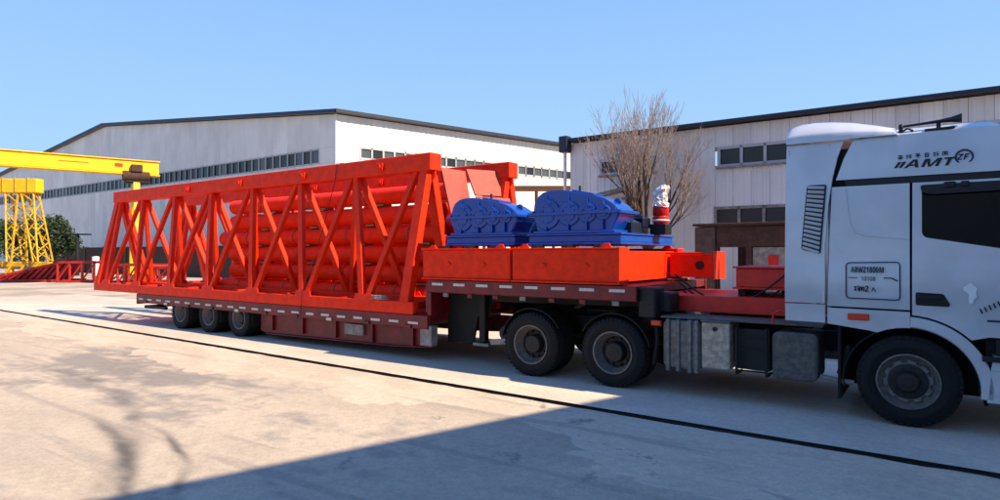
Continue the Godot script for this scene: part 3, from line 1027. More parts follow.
func wheel(parent: Node, kind: String, x: float, y: float, zface: float, out := 1.0) -> void:
	var ms := wheel_meshes(kind)
	var n := Node3D.new()
	n.name = "wheel"
	parent.add_child(n, true)
	n.position = Vector3(x, y, zface - out * ms[3] * 0.5)
	n.basis = Basis(Vector3(1, 0, 0), PI * 0.5 * out)
	part(ms[0], "tyre", M.rubber, n)
	part(ms[1], "rim", M.rim, n)
	part(ms[2], "hub", M.rim_dark, n)

# ------------------------------------------------------------------ trailer
func trailer() -> void:
	var t := thing("low_bed_trailer", "dark red low bed trailer with gooseneck carrying the red trusses", "trailer", Vector3(-8.0, 0, 0))
	var o := Vector3(8.0, 0, 0)     # parts are written in lorry coordinates
	var st := mk()
	span(st, -13.5, -3.42, 0.66, 0.772, -2.98, -0.05)
	part(st, "deck", M.trailer, t, o)
	st = mk()
	span(st, -13.5, -3.42, 0.545, 0.768, -0.048, 0.0, 0.008)
	span(st, -13.5, -3.42, 0.535, 0.56, -0.11, -0.049, 0.004)
	part(st, "side_rail", M.trailer, t, o)
	st = mk()
	span(st, -13.5, -3.42, 0.545, 0.768, -3.03, -2.982, 0.008)
	part(st, "side_rail", M.trailer, t, o)
	st = mk()
	span(st, -13.56, -13.502, 0.50, 0.770, -3.03, 0.0, 0.01)
	part(st, "rear_beam", M.trailer, t, o)
	st = mk()
	span(st, -13.35, -13.25, 0.40, 0.47, -2.9, -0.10, 0.01)
	for z in [-0.7, -2.3]:
		span(st, -13.35, -13.27, 0.47, 0.66, z - 0.05, z + 0.05)
	part(st, "rear_bumper", M.chassis, t, o)
	st = mk()
	span(st, -13.25, -12.2, 0.41, 0.48, -0.14, -0.06, 0.006)
	part(st, "side_guard", M.chassis, t, o)
	# main side beam of the well
	for z in [-0.22, -2.85]:
		st = mk()
		prism(st, [Vector2(-8.35, 0.535), Vector2(-8.35, 0.16), Vector2(-8.1, 0.13), Vector2(-4.3, 0.19), Vector2(-3.42, 0.24), Vector2(-3.42, 0.535)], z, z + 0.04, 0.005)
		bar(st, Vector3(-8.1, 0.125, z + 0.02), Vector3(-4.3, 0.185, z + 0.02), 0.16, 0.02)
		bar(st, Vector3(-4.3, 0.185, z + 0.02), Vector3(-3.42, 0.235, z + 0.02), 0.16, 0.02)
		part(st, "main_beam", M.trailer, t, o)
	for k in 5:
		st = mk()
		span(st, -7.9 + k * 1.0, -7.86 + k * 1.0, 0.20, 0.53, -0.178, -0.12, 0.004)
		part(st, "stiffener", M.trailer, t, o)
	for k in 8:
		st = mk()
		span(st, -12.8 + k * 1.25, -12.68 + k * 1.25, 0.52, 0.655, -2.84, -0.24, 0.004)
		part(st, "cross_member", M.trailer, t, o)
	st = mk(); span(st, -5.62, -5.12, 0.30, 0.50, -0.176, -0.12, 0.006)
	part(st, "data_plate", M.pale, t, o)
	st = mk(); span(st, -3.62, -3.36, 0.26, 0.60, -0.20, -0.03, 0.012)
	part(st, "step_plate", M.pale, t, o)
	# axles, wheels and mudguards
	for x in [-11.4, -10.16, -8.94]:
		st = mk(); tube(st, Vector3(x, 0.40, -2.85), Vector3(x, 0.40, -0.15), 0.07, 0.07, 12)
		part(st, "axle", M.chassis, t, o)
		for e in [[-0.02, 1.0], [-0.30, 1.0], [-3.0, -1.0], [-2.72, -1.0]]:
			wheel(t, "trailer", x + 8.0, 0.40, e[0], e[1])
	# gooseneck
	st = mk()
	span(st, -3.42, 0.24, 1.255, 1.37, -2.98, -0.055)
	part(st, "gooseneck_deck", M.trailer, t, o)
	st = mk()
	span(st, -3.42, 0.26, 1.17, 1.372, -0.053, 0.0, 0.008)
	span(st, -3.42, 0.26, 1.16, 1.18, -0.12, -0.055, 0.004)
	part(st, "gooseneck_rail", M.trailer, t, o)
	st = mk(); span(st, -3.42, 0.26, 1.17, 1.372, -3.03, -2.982, 0.008)
	part(st, "gooseneck_rail", M.trailer, t, o)
	for z in [-0.55, -2.55]:
		st = mk()
		prism(st, [Vector2(-3.40, 0.30), Vector2(-3.40, 1.25), Vector2(0.3, 1.25), Vector2(0.3, 1.06), Vector2(-2.4, 1.02), Vector2(-2.75, 0.75), Vector2(-2.85, 0.3)], z, z + 0.05, 0.005)
		part(st, "neck_beam", M.chassis, t, o)
	st = mk(); span(st, -3.44, -3.36, 0.773, 1.17, -2.9, -0.02, 0.01)
	part(st, "front_bulkhead", M.trailer, t, o)
	for k in 3:
		st = mk(); span(st, -3.50, -3.442, 0.82, 1.33, -0.12 - k * 0.9, -0.04 - k * 0.9, 0.01)
		part(st, "stake", M.trailer, t, o)
	st = mk(); span(st, 0.3, 2.0, 1.02, 1.24, -2.35, -0.65, 0.01)
	part(st, "coupling_box", M.red_neck, t, o)
	st = mk(); span(st, 1.30, 1.98, 1.36, 1.61, -2.2, -0.88, 0.01)
	var nf := part(st, "neck_frame", M.red_neck, t, o)
	st = mk(); span(st, 1.27, 2.0, 1.611, 1.635, -2.25, -0.83, 0.004)
	part(st, "flange", M.red_neck, nf)
	st = mk(); span(st, 1.27, 2.0, 1.335, 1.359, -2.25, -0.83, 0.004)
	part(st, "flange", M.red_neck, nf)
	for x in [1.36, 1.90]:
		st = mk(); span(st, x - 0.05, x + 0.05, 1.241, 1.334, -2.1, -0.95, 0.004)
		part(st, "spacer", M.chassis, nf)
	st = mk(); span(st, 0.42, 0.62, 1.02, 1.29, -0.63, -0.28, 0.02)
	span(st, 0.24, 0.48, 0.95, 1.36, -0.44, -0.10, 0.02)
	part(st, "air_box", M.rim_dark, t, o)
	# landing legs
	for z in [-0.42, -2.6]:
		st = mk(); span(st, -2.62, -2.50, 0.36, 1.2, z - 0.06, z + 0.06, 0.01)
		part(st, "landing_leg", M.chassis, t, o)
		st = mk(); span(st, -2.72, -2.40, 0.30, 0.355, z - 0.10, z + 0.10, 0.01)
		part(st, "landing_foot", M.steel, t, o)
	st = mk(); tube(st, Vector3(-2.05, 0.55, -0.3), Vector3(-2.05, 0.55, -1.2), 0.12, 0.12, 14)
	part(st, "air_tank", M.rim_dark, t, o)
	st = mk(); bar(st, Vector3(-2.30, 0.40, -0.25), Vector3(-1.98, 0.44, -0.25), 0.03, 0.09)
	part(st, "tool_shelf", M.pale, t, o)
	st = mk(); span(st, -3.3, -1.95, 0.42, 1.15, -2.95, -2.62, 0.02)
	part(st, "tool_box", M.chassis, t, o)
	# reflective marker strips
	var ms := mk()
	cbox(ms, Vector3.ZERO, Vector3(0.23, 0.042, 0.006), 0.001)
	var mm := fin(ms)
	for k in 22:
		part(mm, "marker_strip", M.tape_white, t, o + Vector3(-13.3 + k * 0.455, 0.64 - 0.004 * (k % 2), 0.0035))
	for k in 8:
		part(mm, "marker_strip", M.tape_white, t, o + Vector3(-3.2 + k * 0.455, 1.305, 0.0035))
	for k in 10:
		ms = mk(); span(ms, -13.1 + k * 1.02, -12.96 + k * 1.02, 0.545, 0.60, 0.002, 0.03, 0.004)
		part(ms, "rope_hook", M.tape_white if k % 3 == 1 else M.trailer, t, o)
	for k in 7:
		ms = mk(); span(ms, -3.1 + k * 0.5, -3.0 + k * 0.5, 1.10, 1.165, -0.05, -0.02, 0.004)
		part(ms, "rope_hook", M.pale if k % 3 == 0 else M.trailer, t, o)
	# mudguards over the rear wheels
	for x in [-11.4, -10.16, -8.94]:
		st = mk()
		for k in 8:
			var a0 := PI * (0.2 + 0.6 * k / 8.0)
			var a1 := PI * (0.2 + 0.6 * (k + 1) / 8.0)
			var p := Vector3(x + cos(a0) * 0.46, 0.40 + sin(a0) * 0.25, -0.3)
			var q := Vector3(x + cos(a1) * 0.46, 0.40 + sin(a1) * 0.25, -0.3)
			if max(p.y, q.y) < 0.53:
				bar(st, p, q, 0.5, 0.01)
		span(st, x + 0.44, x + 0.46, 0.25, 0.52, -0.55, -0.06, 0.004)
		part(st, "mud_flap", M.rubber, t, o)

# ------------------------------------------------------------------ trusses and tubes
func truss(at: Vector3, label: String, m: Material, m2: Material) -> void:
	var t := thing("lattice_girder", label, "girder", at, "red triangular lattice girders on the trailer")
	# local: x 0 at the end by the gearboxes, running to -12.1; near chord at z 0, apex at z -0.65
	var L := 12.1
	var ya := 3.29
	var st := mk(); span(st, -L - 0.05, 0.15, 3.29, 3.60, -0.80, -0.50, 0.012)
	var tc := part(st, "top_chord", m2, t)
	for x in [-1.1, -3.4, -5.7, -8.0]:
		st = mk(); span(st, x - 0.09, x + 0.09, 3.36, 3.50, -0.497, -0.455, 0.006)
		tube(st, Vector3(x, 3.43, -0.46), Vector3(x, 3.43, -0.43), 0.05, 0.05, 10)
		part(st, "pin_plate", m, tc)
	st = mk(); span(st, -L - 0.05, 0.2, 0.0, 0.21, -0.14, 0.0, 0.01)
	part(st, "bottom_chord", m, t)
	st = mk(); span(st, -L - 0.05, 0.2, 0.0, 0.21, -1.30, -1.16, 0.01)
	part(st, "bottom_chord", m, t)
	var y0 := 0.775
	# chords at bottom are placed relative to the deck
	for c in t.get_children():
		if c.name.begins_with("bottom_chord"):
			c.position.y = y0
	var yb := y0 + 0.195
	for s in 2:
		var zb := -0.07 if s == 0 else -1.23
		var zt := -0.60 if s == 0 else -0.70
		var nb := Vector3(0, 0.25, 1 if s == 0 else -1).normalized()
		# end legs
		for x in [-0.02, -L + 0.12]:
			st = mk(); bar(st, Vector3(x, yb, zb), Vector3(x - 0.02, ya + 0.02, zt), 0.20, 0.15, nb)
			part(st, "end_leg", m, t)
		for k in 7:
			var xb := -1.06 - 1.735 * k
			var xt := xb - 0.86
			if xt < -L - 0.1:
				xt = -L + 0.2
			if xb > -L:
				st = mk(); bar(st, Vector3(xb - 0.05, yb, zb), Vector3(xt + 0.06, ya + 0.02, zt), 0.125, 0.10, nb)
				part(st, "post", m, t)
				st = mk(); bar(st, Vector3(xb + 0.08, yb, zb), Vector3(xb + 0.80, ya + 0.02, zt), 0.115, 0.09, nb)
				part(st, "diagonal", m, t)
	for k in 7:
		var x := -0.02 - 1.98 * k
		st = mk(); bar(st, Vector3(x, y0 + 0.13, -0.15), Vector3(x, y0 + 0.13, -1.15), 0.10, 0.12)
		part(st, "cross_bar", m2, t)
	for k in 6:
		var x := -0.02 - 1.98 * k
		st = mk(); bar(st, Vector3(x - 0.1, y0 + 0.06, -0.15), Vector3(x - 1.88, y0 + 0.06, -1.15), 0.07, 0.08)
		part(st, "bottom_diagonal", m, t)
	for k in 7:
		var x := -1.05 - 1.735 * k
		for z in [-0.001, -1.299]:
			st = mk()
			prism(st, [Vector2(x - 0.26, y0 + 0.15), Vector2(x + 0.30, y0 + 0.15), Vector2(x + 0.22, y0 + 0.33), Vector2(x - 0.20, y0 + 0.33)], -0.008, 0.008, 0.002, Transform3D(Basis(Vector3.RIGHT, -0.22 if z > -0.5 else 0.22), Vector3(0, 0.0, z + (0.21 if z > -0.5 else -0.21))))
			part(st, "gusset", m, t)
		if k % 2 == 0 and xcheck(x, L):
			st = mk(); bar(st, Vector3(x - 0.86, ya, -0.65), Vector3(x - 0.86, y0 + 0.15, -0.65), 0.07, 0.07)
			part(st, "hanger", m, t)
			for sx in [-1.6, 0.9]:
				st = mk(); bar(st, Vector3(x - 0.86, ya, -0.65), Vector3(x - 0.86 + sx, y0 + 0.2, -0.65 + 0.2 * sx), 0.08, 0.08)
				part(st, "inner_diagonal", m, t)
	# end gusset
	st = mk(); prism(st, [Vector2(-0.62, 3.285), Vector2(0.14, 3.285), Vector2(0.14, 3.2), Vector2(0.0, 3.05), Vector2(-0.3, 3.05)], -0.665, -0.635, 0.004)
	part(st, "gusset", m, t)

func xcheck(x: float, L: float) -> bool:
	return x < -8.6 and x - 0.9 > -L

func tubes() -> void:
	var places := ["bottom", "second lowest", "third lowest", "third highest", "second highest", "topmost"]
	for k in 6:
		var t := thing("steel_tube", "long red steel tube, " + places[k] + " of the stack between both girders", "tube", Vector3(-8.1 + 0.15 * (k % 3), 0.985 + 0.405 * k, -1.515), "long red tubes stacked between the girders")
		var st := mk()
		var r: float = [0.19, 0.18, 0.19, 0.185, 0.19, 0.18][k]
		var hl := 3.85 - 0.16 * ((k * 2) % 3)
		lathe(st, [Vector2(r - 0.015, -hl), Vector2(r, -hl), Vector2(r, hl), Vector2(r - 0.015, hl), Vector2(r - 0.015, -hl)], Transform3D(Basis(Vector3.BACK, PI * 0.5), Vector3.ZERO), 26)
		part(st, "pipe", M.truss, t)
		for i in 4:
			var x := -3.0 + 1.85 * i + 0.13 * k
			st = mk()
			lathe(st, [Vector2(r + 0.001, -0.02), Vector2(r + 0.012, -0.02), Vector2(r + 0.012, 0.02), Vector2(r + 0.001, 0.02)], Transform3D(Basis(Vector3.BACK, PI * 0.5), Vector3(x, 0, 0)), 24)
			part(st, "weld_band", M.primer, t)
			st = mk(); span(st, x + 0.3, x + 0.55, -r - 0.030 if k > 0 else -r - 0.018, -r + 0.012, -0.13, 0.13, 0.004)
			part(st, "spacer", M.wood, t)
	var far := ["bottom tube inside the far lattice girder", "second tube up inside the far lattice girder", "third tube up inside the far lattice girder", "top tube inside the far lattice girder"]
	for k in 4:
		var t := thing("steel_tube", "long red steel " + far[k], "tube", Vector3(-8.6 + 0.2 * (k % 2), 1.085 + 0.43 * k, -2.38), "long red tubes in the far girder")
		var st := mk()
		var r: float = 0.20 if k < 3 else 0.17
		lathe(st, [Vector2(r - 0.015, -4.3), Vector2(r, -4.3), Vector2(r, 4.3), Vector2(r - 0.015, 4.3), Vector2(r - 0.015, -4.3)], Transform3D(Basis(Vector3.BACK, PI * 0.5), Vector3.ZERO), 24)
		part(st, "pipe", M.truss, t)
		for i in 4:
			st = mk(); span(st, -3.2 + 2.1 * i, -2.95 + 2.1 * i, -r - 0.032, -r + 0.012, -0.13, 0.13, 0.004)
			part(st, "spacer", M.wood, t)
	# folded plates standing between the girder ends
	var t := thing("steel_chute", "faded red folded steel chute between the girder ends", "steel chute", Vector3(-3.95, 1.372, -1.30))
	var pl := func(a: Vector3, b: Vector3, c: Vector3, d: Vector3, nm: String) -> void:
		var st := mk()
		var n := (b - a).cross(d - a).normalized() * 0.02
		quad(st, a + n, b + n, c + n, d + n, n)
		quad(st, a - n, b - n, c - n, d - n, -n)
		for e in [[a, b], [b, c], [c, d], [d, a]]:
			quad(st, e[0] + n, e[1] + n, e[1] - n, e[0] - n, (e[0] + e[1]) * 0.5 - (a + c) * 0.5)
		part(st, nm, M.primer, t)
	pl.call(Vector3(0.25, 0.95, 0.30), Vector3(0.22, 0.95, -0.35), Vector3(0.0, 2.02, -0.35), Vector3(-0.05, 2.02, 0.30), "plate")
	pl.call(Vector3(0.24, 1.55, -0.37), Vector3(0.55, 1.55, -1.0), Vector3(0.35, 2.06, -1.0), Vector3(0.02, 2.06, -0.37), "plate")
	pl.call(Vector3(0.26, 0.95, -0.37), Vector3(0.62, 0.95, -1.0), Vector3(0.57, 1.53, -1.0), Vector3(0.26, 1.53, -0.37), "plate")
	pl.call(Vector3(0.42, 1.05, 0.2), Vector3(0.85, 1.05, -0.9), Vector3(0.66, 1.50, -0.9), Vector3(0.34, 1.46, 0.0), "plate")
	for z in [0.2, -0.9]:
		var st := mk(); span(st, 0.3, 0.42, 0.0, 0.96, z - 0.05, z + 0.05, 0.01)
		part(st, "stand", M.truss, t)
	# chains and a strap over the near girder
	t = thing("lashing_strap", "thin lashing strap tied from trailer rail over the girder", "strap", Vector3(-6.7, 0.0, 0.0))
	var st := mk()
	path_tube(st, [Vector3(-0.02, 0.60, 0.03), Vector3(0.0, 1.05, 0.02), Vector3(0.22, 2.2, -0.28), Vector3(0.4, 3.28, -0.47), Vector3(0.42, 3.615, -0.49), Vector3(0.43, 3.63, -0.65)], 0.007, 6)
	part(st, "strap", M.chassis, t)
	t = thing("rope_coil", "pale rope lying on the bottom chord by the girder end", "rope", Vector3(-4.7, 0.987, -0.07))
	st = mk()
	for k in 3:
		var pts := []
		for i in 13:
			var a := TAU * i / 12.0
			pts.append(Vector3(cos(a) * (0.30 - 0.03 * k), 0.016 + 0.026 * k, sin(a) * (0.055 - 0.008 * k)))
		path_tube(st, pts, 0.013, 6)
	part(st, "coil", M.pale, t)

# ------------------------------------------------------------------ orange bases and gearboxes
func base_frame(x0: float, x1: float, front: bool, label: String) -> void:
	var t := thing("base_frame", label, "steel frame", Vector3(x0, 1.374, 0))
	var L := x1 - x0
	var lo := 0.035
	var hi := 0.49
	var st := mk()
	for e in [[-0.25, -0.02], [-2.6, -2.35]]:
		st = mk(); span(st, 0, L, lo, hi, e[0], e[1], 0.008)
		var b := part(st, "side_beam", M.orange, t)
		st = mk(); span(st, -0.01, L + 0.01, hi + 0.001, hi + 0.026, e[0] - 0.03, e[1] + 0.035, 0.004)
		part(st, "flange", M.orange, b)
		st = mk(); span(st, -0.01, L + 0.01, lo - 0.026, lo - 0.001, e[0] - 0.03, e[1] + 0.03, 0.004)
		part(st, "flange", M.orange, b)
		for k in 2:
			st = mk(); prism(st, [Vector2(L * (0.33 + 0.4 * k) - 0.03, 0.22), Vector2(L * (0.33 + 0.4 * k) + 0.03, 0.26), Vector2(L * (0.33 + 0.4 * k) - 0.03, 0.30)], e[1] - 0.001, e[1] + 0.02, 0.003)
			part(st, "lug", M.orange, b)
	for x in [0.12, L * 0.5, L - 0.14]:
		st = mk(); span(st, x - 0.08, x + 0.08, lo, hi - 0.02, -2.348, -0.252, 0.006)
		part(st, "cross_beam", M.orange, t)
	for x in [0.2, L - 0.2]:
		for z in [-0.13, -2.47]:
			st = mk(); prism(st, [Vector2(x - 0.09, hi + 0.027), Vector2(x + 0.09, hi + 0.027), Vector2(x + 0.05, hi + 0.085), Vector2(x - 0.02, hi + 0.085)], z + 0.07, z + 0.095, 0.003)
			part(st, "lifting_eye", M.orange, t)
	for k in 3:
		st = mk(); span(st, L * (0.2 + 0.3 * k) - 0.06, L * (0.2 + 0.3 * k) + 0.06, hi + 0.027, hi + 0.07, -0.30, -0.08, 0.006)
		part(st, "packer", M.black, t)
	if front:
		# end plate of the near beam and the drawbar beam further across
		st = mk(); span(st, L + 0.002, L + 0.03, lo - 0.02, hi + 0.03, -0.30, 0.02, 0.004)
		part(st, "end_plate", M.orange, t)
		st = mk(); span(st, L - 0.02, L + 0.66, 0.06, 0.43, -2.55, -2.02, 0.008)
		var d := part(st, "drawbar", M.orange, t)
		st = mk(); span(st, L + 0.662, L + 0.69, 0.03, 0.47, -2.62, -1.95, 0.004)
		part(st, "end_plate", M.orange, d)
		st = mk(); tube(st, Vector3(L + 0.46, 0.25, -2.03), Vector3(L + 0.46, 0.25, -2.012), 0.07, 0.07, 20)
		part(st, "pin_hole", M.black, d)
		st = mk(); span(st, L - 0.02, L + 0.10, 0.0, 0.03, -2.6, -1.9, 0.004)
		part(st, "pad", M.wood, t)
		st = mk(); bar(st, Vector3(L - 0.15, 0.44, -1.95), Vector3(L + 0.55, 0.44, -1.95), 0.03, 0.03)
		part(st, "stay", M.orange, d)

func gearbox(x0: float, L: float, hgt: float, label: String, pl1: float) -> void:
	var yb := 1.374 + 0.49 + 0.072
	var t := thing("gearbox", label, "gearbox", Vector3(x0, yb, -0.32), "blue gearboxes on the orange frames")
	var st := mk()
	# wide base plinth across the lorry
	span(st, -0.05, L + pl1, 0.0, 0.035, -2.05, 0.06, 0.006)
	span(st, -0.03, L + pl1 - 0.02, 0.036, 0.135, -2.02, 0.02, 0.008)
	span(st, -0.05, L + pl1, 0.136, 0.165, -2.05, 0.05, 0.006)
	part(st, "plinth", M.blue_base, t)
	var f := 0.166
	var fy := f + 0.30
	# lower housing, narrowing downwards
	st = mk()
	prism(st, [Vector2(0.10, f), Vector2(0.06, f + 0.05), Vector2(0.0, fy - 0.05), Vector2(0.0, fy), Vector2(L, fy), Vector2(L, fy - 0.05), Vector2(L - 0.10, f + 0.05), Vector2(L - 0.12, f)], -0.62, -0.06, 0.02)
	var lh := part(st, "lower_housing", M.blue, t)
	st = mk(); span(st, 0.03, L - 0.04, f - 0.0 + 0.001, f + 0.045, -0.68, 0.0, 0.008)
	part(st, "foot_flange", M.blue, lh)
	st = mk(); span(st, -0.07, L + 0.05, fy - 0.022, fy + 0.024, -0.68, 0.0, 0.006)
	part(st, "joint_flange", M.blue, t)
	# domed cover
	var r1 := hgt
	var cov := [Vector2(0.0, fy + 0.025), Vector2(0.015, fy + r1 * 0.45), Vector2(0.07, fy + r1 * 0.74), Vector2(0.17, fy + r1 * 0.93), Vector2(0.30, fy + r1), Vector2(L * 0.36, fy + r1 * 0.99), Vector2(L * 0.55, fy + r1 * 0.84), Vector2(L * 0.72, fy + r1 * 0.70), Vector2(L * 0.84, fy + r1 * 0.56), Vector2(L * 0.94, fy + r1 * 0.32), Vector2(L, fy + 0.025)]
	st = mk(); prism(st, round_poly(cov, 0.03, 2), -0.62, -0.06, 0.008)
	var cv := part(st, "cover", M.blue, t)
	# bearing seats, each with its cap and bolts
	var seats := [[0.26 * L / 1.5, 0.235], [0.66 * L / 1.5, 0.19], [0.98 * L / 1.5, 0.15], [1.25 * L / 1.5, 0.12]]
	for s in seats:
		var c := Vector2(s[0], fy)
		for side in [0.0, -0.68]:
			st = mk()
			var zc: float = -0.08 if side == 0.0 else -0.60
			var zo: float = -0.035 if side == 0.0 else -0.645
			var rad: float = s[1]
			prism(st, disc(c, rad, 26), min(zc, zo), max(zc, zo), 0.012)
			var bs := part(st, "bearing_seat", M.blue, t)
			if side == 0.0:
				st = mk()
				prism(st, disc(c, rad * 0.62, 22), zo + 0.0, zo + 0.012, 0.004)
				for i in 8:
					var a := TAU * (i + 0.5) / 8.0
					var q := c + Vector2(cos(a), sin(a)) * rad * 0.50
					tube(st, Vector3(q.x, q.y, zo + 0.012), Vector3(q.x, q.y, zo + 0.022), 0.010, 0.010, 6)
				part(st, "bearing_cap", M.blue, bs)
		# bent stiffening rib over the seat
		var ytop: float = fy + r1 * (0.95 if s[0] < 0.5 * L else 0.66 if s[0] < 0.75 * L else 0.46)
		var ym: float = fy + s[1] * 0.86
		st = mk()
		bar(st, Vector3(s[0], ytop, -0.078), Vector3(s[0], max(ym, fy + 0.05) - 0.01, -0.055), 0.022, 0.05, Vector3.BACK)
		bar(st, Vector3(s[0], ym + 0.02, -0.055), Vector3(s[0] + 0.085, ym - 0.05, -0.025), 0.022, 0.05, Vector3.BACK)
		part(st, "rib", M.blue, cv)
		st = mk()
		span(st, s[0] - 0.014, s[0] + 0.014, f + 0.046, fy - s[1] * 0.8, -0.075, -0.012, 0.004)
		part(st, "rib", M.blue, lh)
	for k in 9:
		var x := 0.02 + (L - 0.06) * k / 8.0
		st = mk()
		tube(st, Vector3(x, fy + 0.024, -0.02), Vector3(x, fy + 0.052, -0.02), 0.016, 0.016, 6)
		part(st, "bolt", M.blue, t)
	# inspection hatch, lifting lugs, breather
	var tilt := atan2(r1 * -0.30, L * 0.36)
	st = mk(); cbox(st, Vector3(L * 0.56, fy + r1 * 0.86, -0.34), Vector3(L * 0.26, 0.035, 0.36), 0.01, Basis(Vector3.BACK, tilt))
	part(st, "inspection_hatch", M.blue, cv)
	for x in [0.06, L * 0.9]:
		st = mk()
		prism(st, disc(Vector2(x, fy + (r1 * 0.72 if x < 0.1 else r1 * 0.45)), 0.055, 14), -0.36, -0.32, 0.005)
		part(st, "lifting_lug", M.blue, cv)
	st = mk(); tube(st, Vector3(L * 0.44, fy + r1 * 0.9, -0.4), Vector3(L * 0.44, fy + r1 + 0.08, -0.4), 0.02, 0.02, 8)
	part(st, "breather", M.navy, cv)
	# output shaft on the far side
	st = mk(); tube(st, Vector3(seats[0][0], fy, -0.68), Vector3(seats[0][0], fy, -0.95), 0.08, 0.08, 18)
	part(st, "output_shaft", M.steel, t)

func drive_gear() -> void:
	var yb := 1.374 + 0.49 + 0.072 + 0.166
	# motors that stand across from each gearbox, on the same plinth
	for e in [[-2.15, -1.30, "dark blue electric motor beside the smaller blue gearbox"], [-0.52, -1.42, "dark blue electric motor beside the larger blue gearbox"]]:
		var t := thing("electric_motor", e[2], "motor", Vector3(e[0], yb, e[1]), "motors on the blue plinths")
		var st := mk()
		var ax := Transform3D(Basis(Vector3.RIGHT, -PI * 0.5), Vector3(0, 0.22, 0))
		lathe(st, [Vector2(0, -0.34), Vector2(0.15, -0.34), Vector2(0.185, -0.30), Vector2(0.185, 0.30), Vector2(0.15, 0.36), Vector2(0.06, 0.37), Vector2(0.04, 0.46), Vector2(0, 0.46)], ax, 26)
		part(st, "body", M.navy, t)
		for k in 14:
			st = mk()
			var a := PI * (0.05 + 0.9 * k / 13.0)
			var d := Vector3(cos(a), sin(a), 0)
			bar(st, Vector3(0, 0.22, 0.26) + d * 0.195, Vector3(0, 0.22, -0.26) + d * 0.195, 0.008, 0.03, d, 0.002)
			part(st, "cooling_fin", M.navy, t)
		st = mk(); span(st, -0.16, 0.16, 0.0, 0.06, -0.25, 0.25, 0.008)
		part(st, "foot", M.navy, t)
		st = mk(); span(st, 0.17, 0.36, 0.10, 0.26, -0.14, 0.14, 0.015)
		part(st, "terminal_box", M.navy, t)
	# sloping coupling guard in front of the larger motor
	var t := thing("coupling_guard", "dark sloping coupling guard beside the larger gearbox front", "guard", Vector3(-0.32, yb, -0.95))
	var st := mk()
	prism(st, [Vector2(-0.28, 0.0), Vector2(-0.28, 0.30), Vector2(-0.14, 0.32), Vector2(0.18, 0.16), Vector2(0.18, 0.0)], -0.22, 0.16, 0.015)
	part(st, "cover", M.navy, t)
	st = mk(); span(st, -0.30, 0.2, 0.001, 0.02, -0.25, 0.20, 0.004)
	part(st, "foot_flange", M.navy, t)
	# brake on a pedestal, wrapped in clear film
	t = thing("wrapped_brake", "red brake thruster wrapped in white film on a black pedestal", "brake", Vector3(-0.02, yb, -1.62))
	st = mk(); span(st, -0.13, 0.13, 0.0, 0.16, -0.13, 0.13, 0.01)
	part(st, "pedestal", M.black, t)
	st = mk(); lathe(st, [Vector2(0, 0.161), Vector2(0.105, 0.161), Vector2(0.125, 0.19), Vector2(0.125, 0.27), Vector2(0.11, 0.29), Vector2(0.125, 0.31), Vector2(0.125, 0.44), Vector2(0.10, 0.47), Vector2(0, 0.47)], Transform3D.IDENTITY, 24)
	part(st, "body", M.wrap_red, t)
	st = mk()
	var r := RandomNumberGenerator.new()
	r.seed = 3
	# crumpled film bag with uneven rings
	var rings := []
	for k in 9:
		var y := 0.46 + 0.042 * k
		var ring := []
		for i in 14:
			var a := TAU * i / 14
			var rad: float = [0.135, 0.12, 0.10, 0.095, 0.105, 0.11, 0.10, 0.11, 0.075][k] + 0.022 * sin(a * 4.0 + k * 1.3) + r.randf_range(-0.014, 0.014)
			ring.append(Vector3(cos(a) * rad + (0.03 if k > 6 else 0.0), y * 0.93 + r.randf_range(-0.02, 0.02) + (0.03 * cos(a) if k == 8 else 0.0), sin(a) * rad))
		rings.append(ring)
	for k in 8:
		for i in 14:
			var j := (i + 1) % 14
			quad(st, rings[k][i], rings[k][j], rings[k + 1][j], rings[k + 1][i], rings[k][i] - Vector3(0, rings[k][i].y, 0))
	for i in 14:
		tri(st, rings[8][i], rings[8][(i + 1) % 14], Vector3(0.02, 0.77, 0), Vector3.UP)
	part(st, "film", M.wrap, t)
	st = mk()
	for k in 1:
		lathe(st, [Vector2(0.126, 0.20 + 0.07 * k), Vector2(0.138, 0.21 + 0.07 * k), Vector2(0.138, 0.225 + 0.07 * k), Vector2(0.126, 0.235 + 0.07 * k)], Transform3D.IDENTITY, 20)
	part(st, "film_band", M.wrap, t)

# ------------------------------------------------------------------ tractor unit
func bulge(y: float) -> float:
	var z := 0.0
	if y > 1.85:
		z -= 0.055 * pow((y - 1.85) / 0.75, 1.6)
	if y < 1.75:
		z += 0.02 * sin(clampf((1.75 - y) / 0.55, 0.0, 1.0) * PI)
	return z

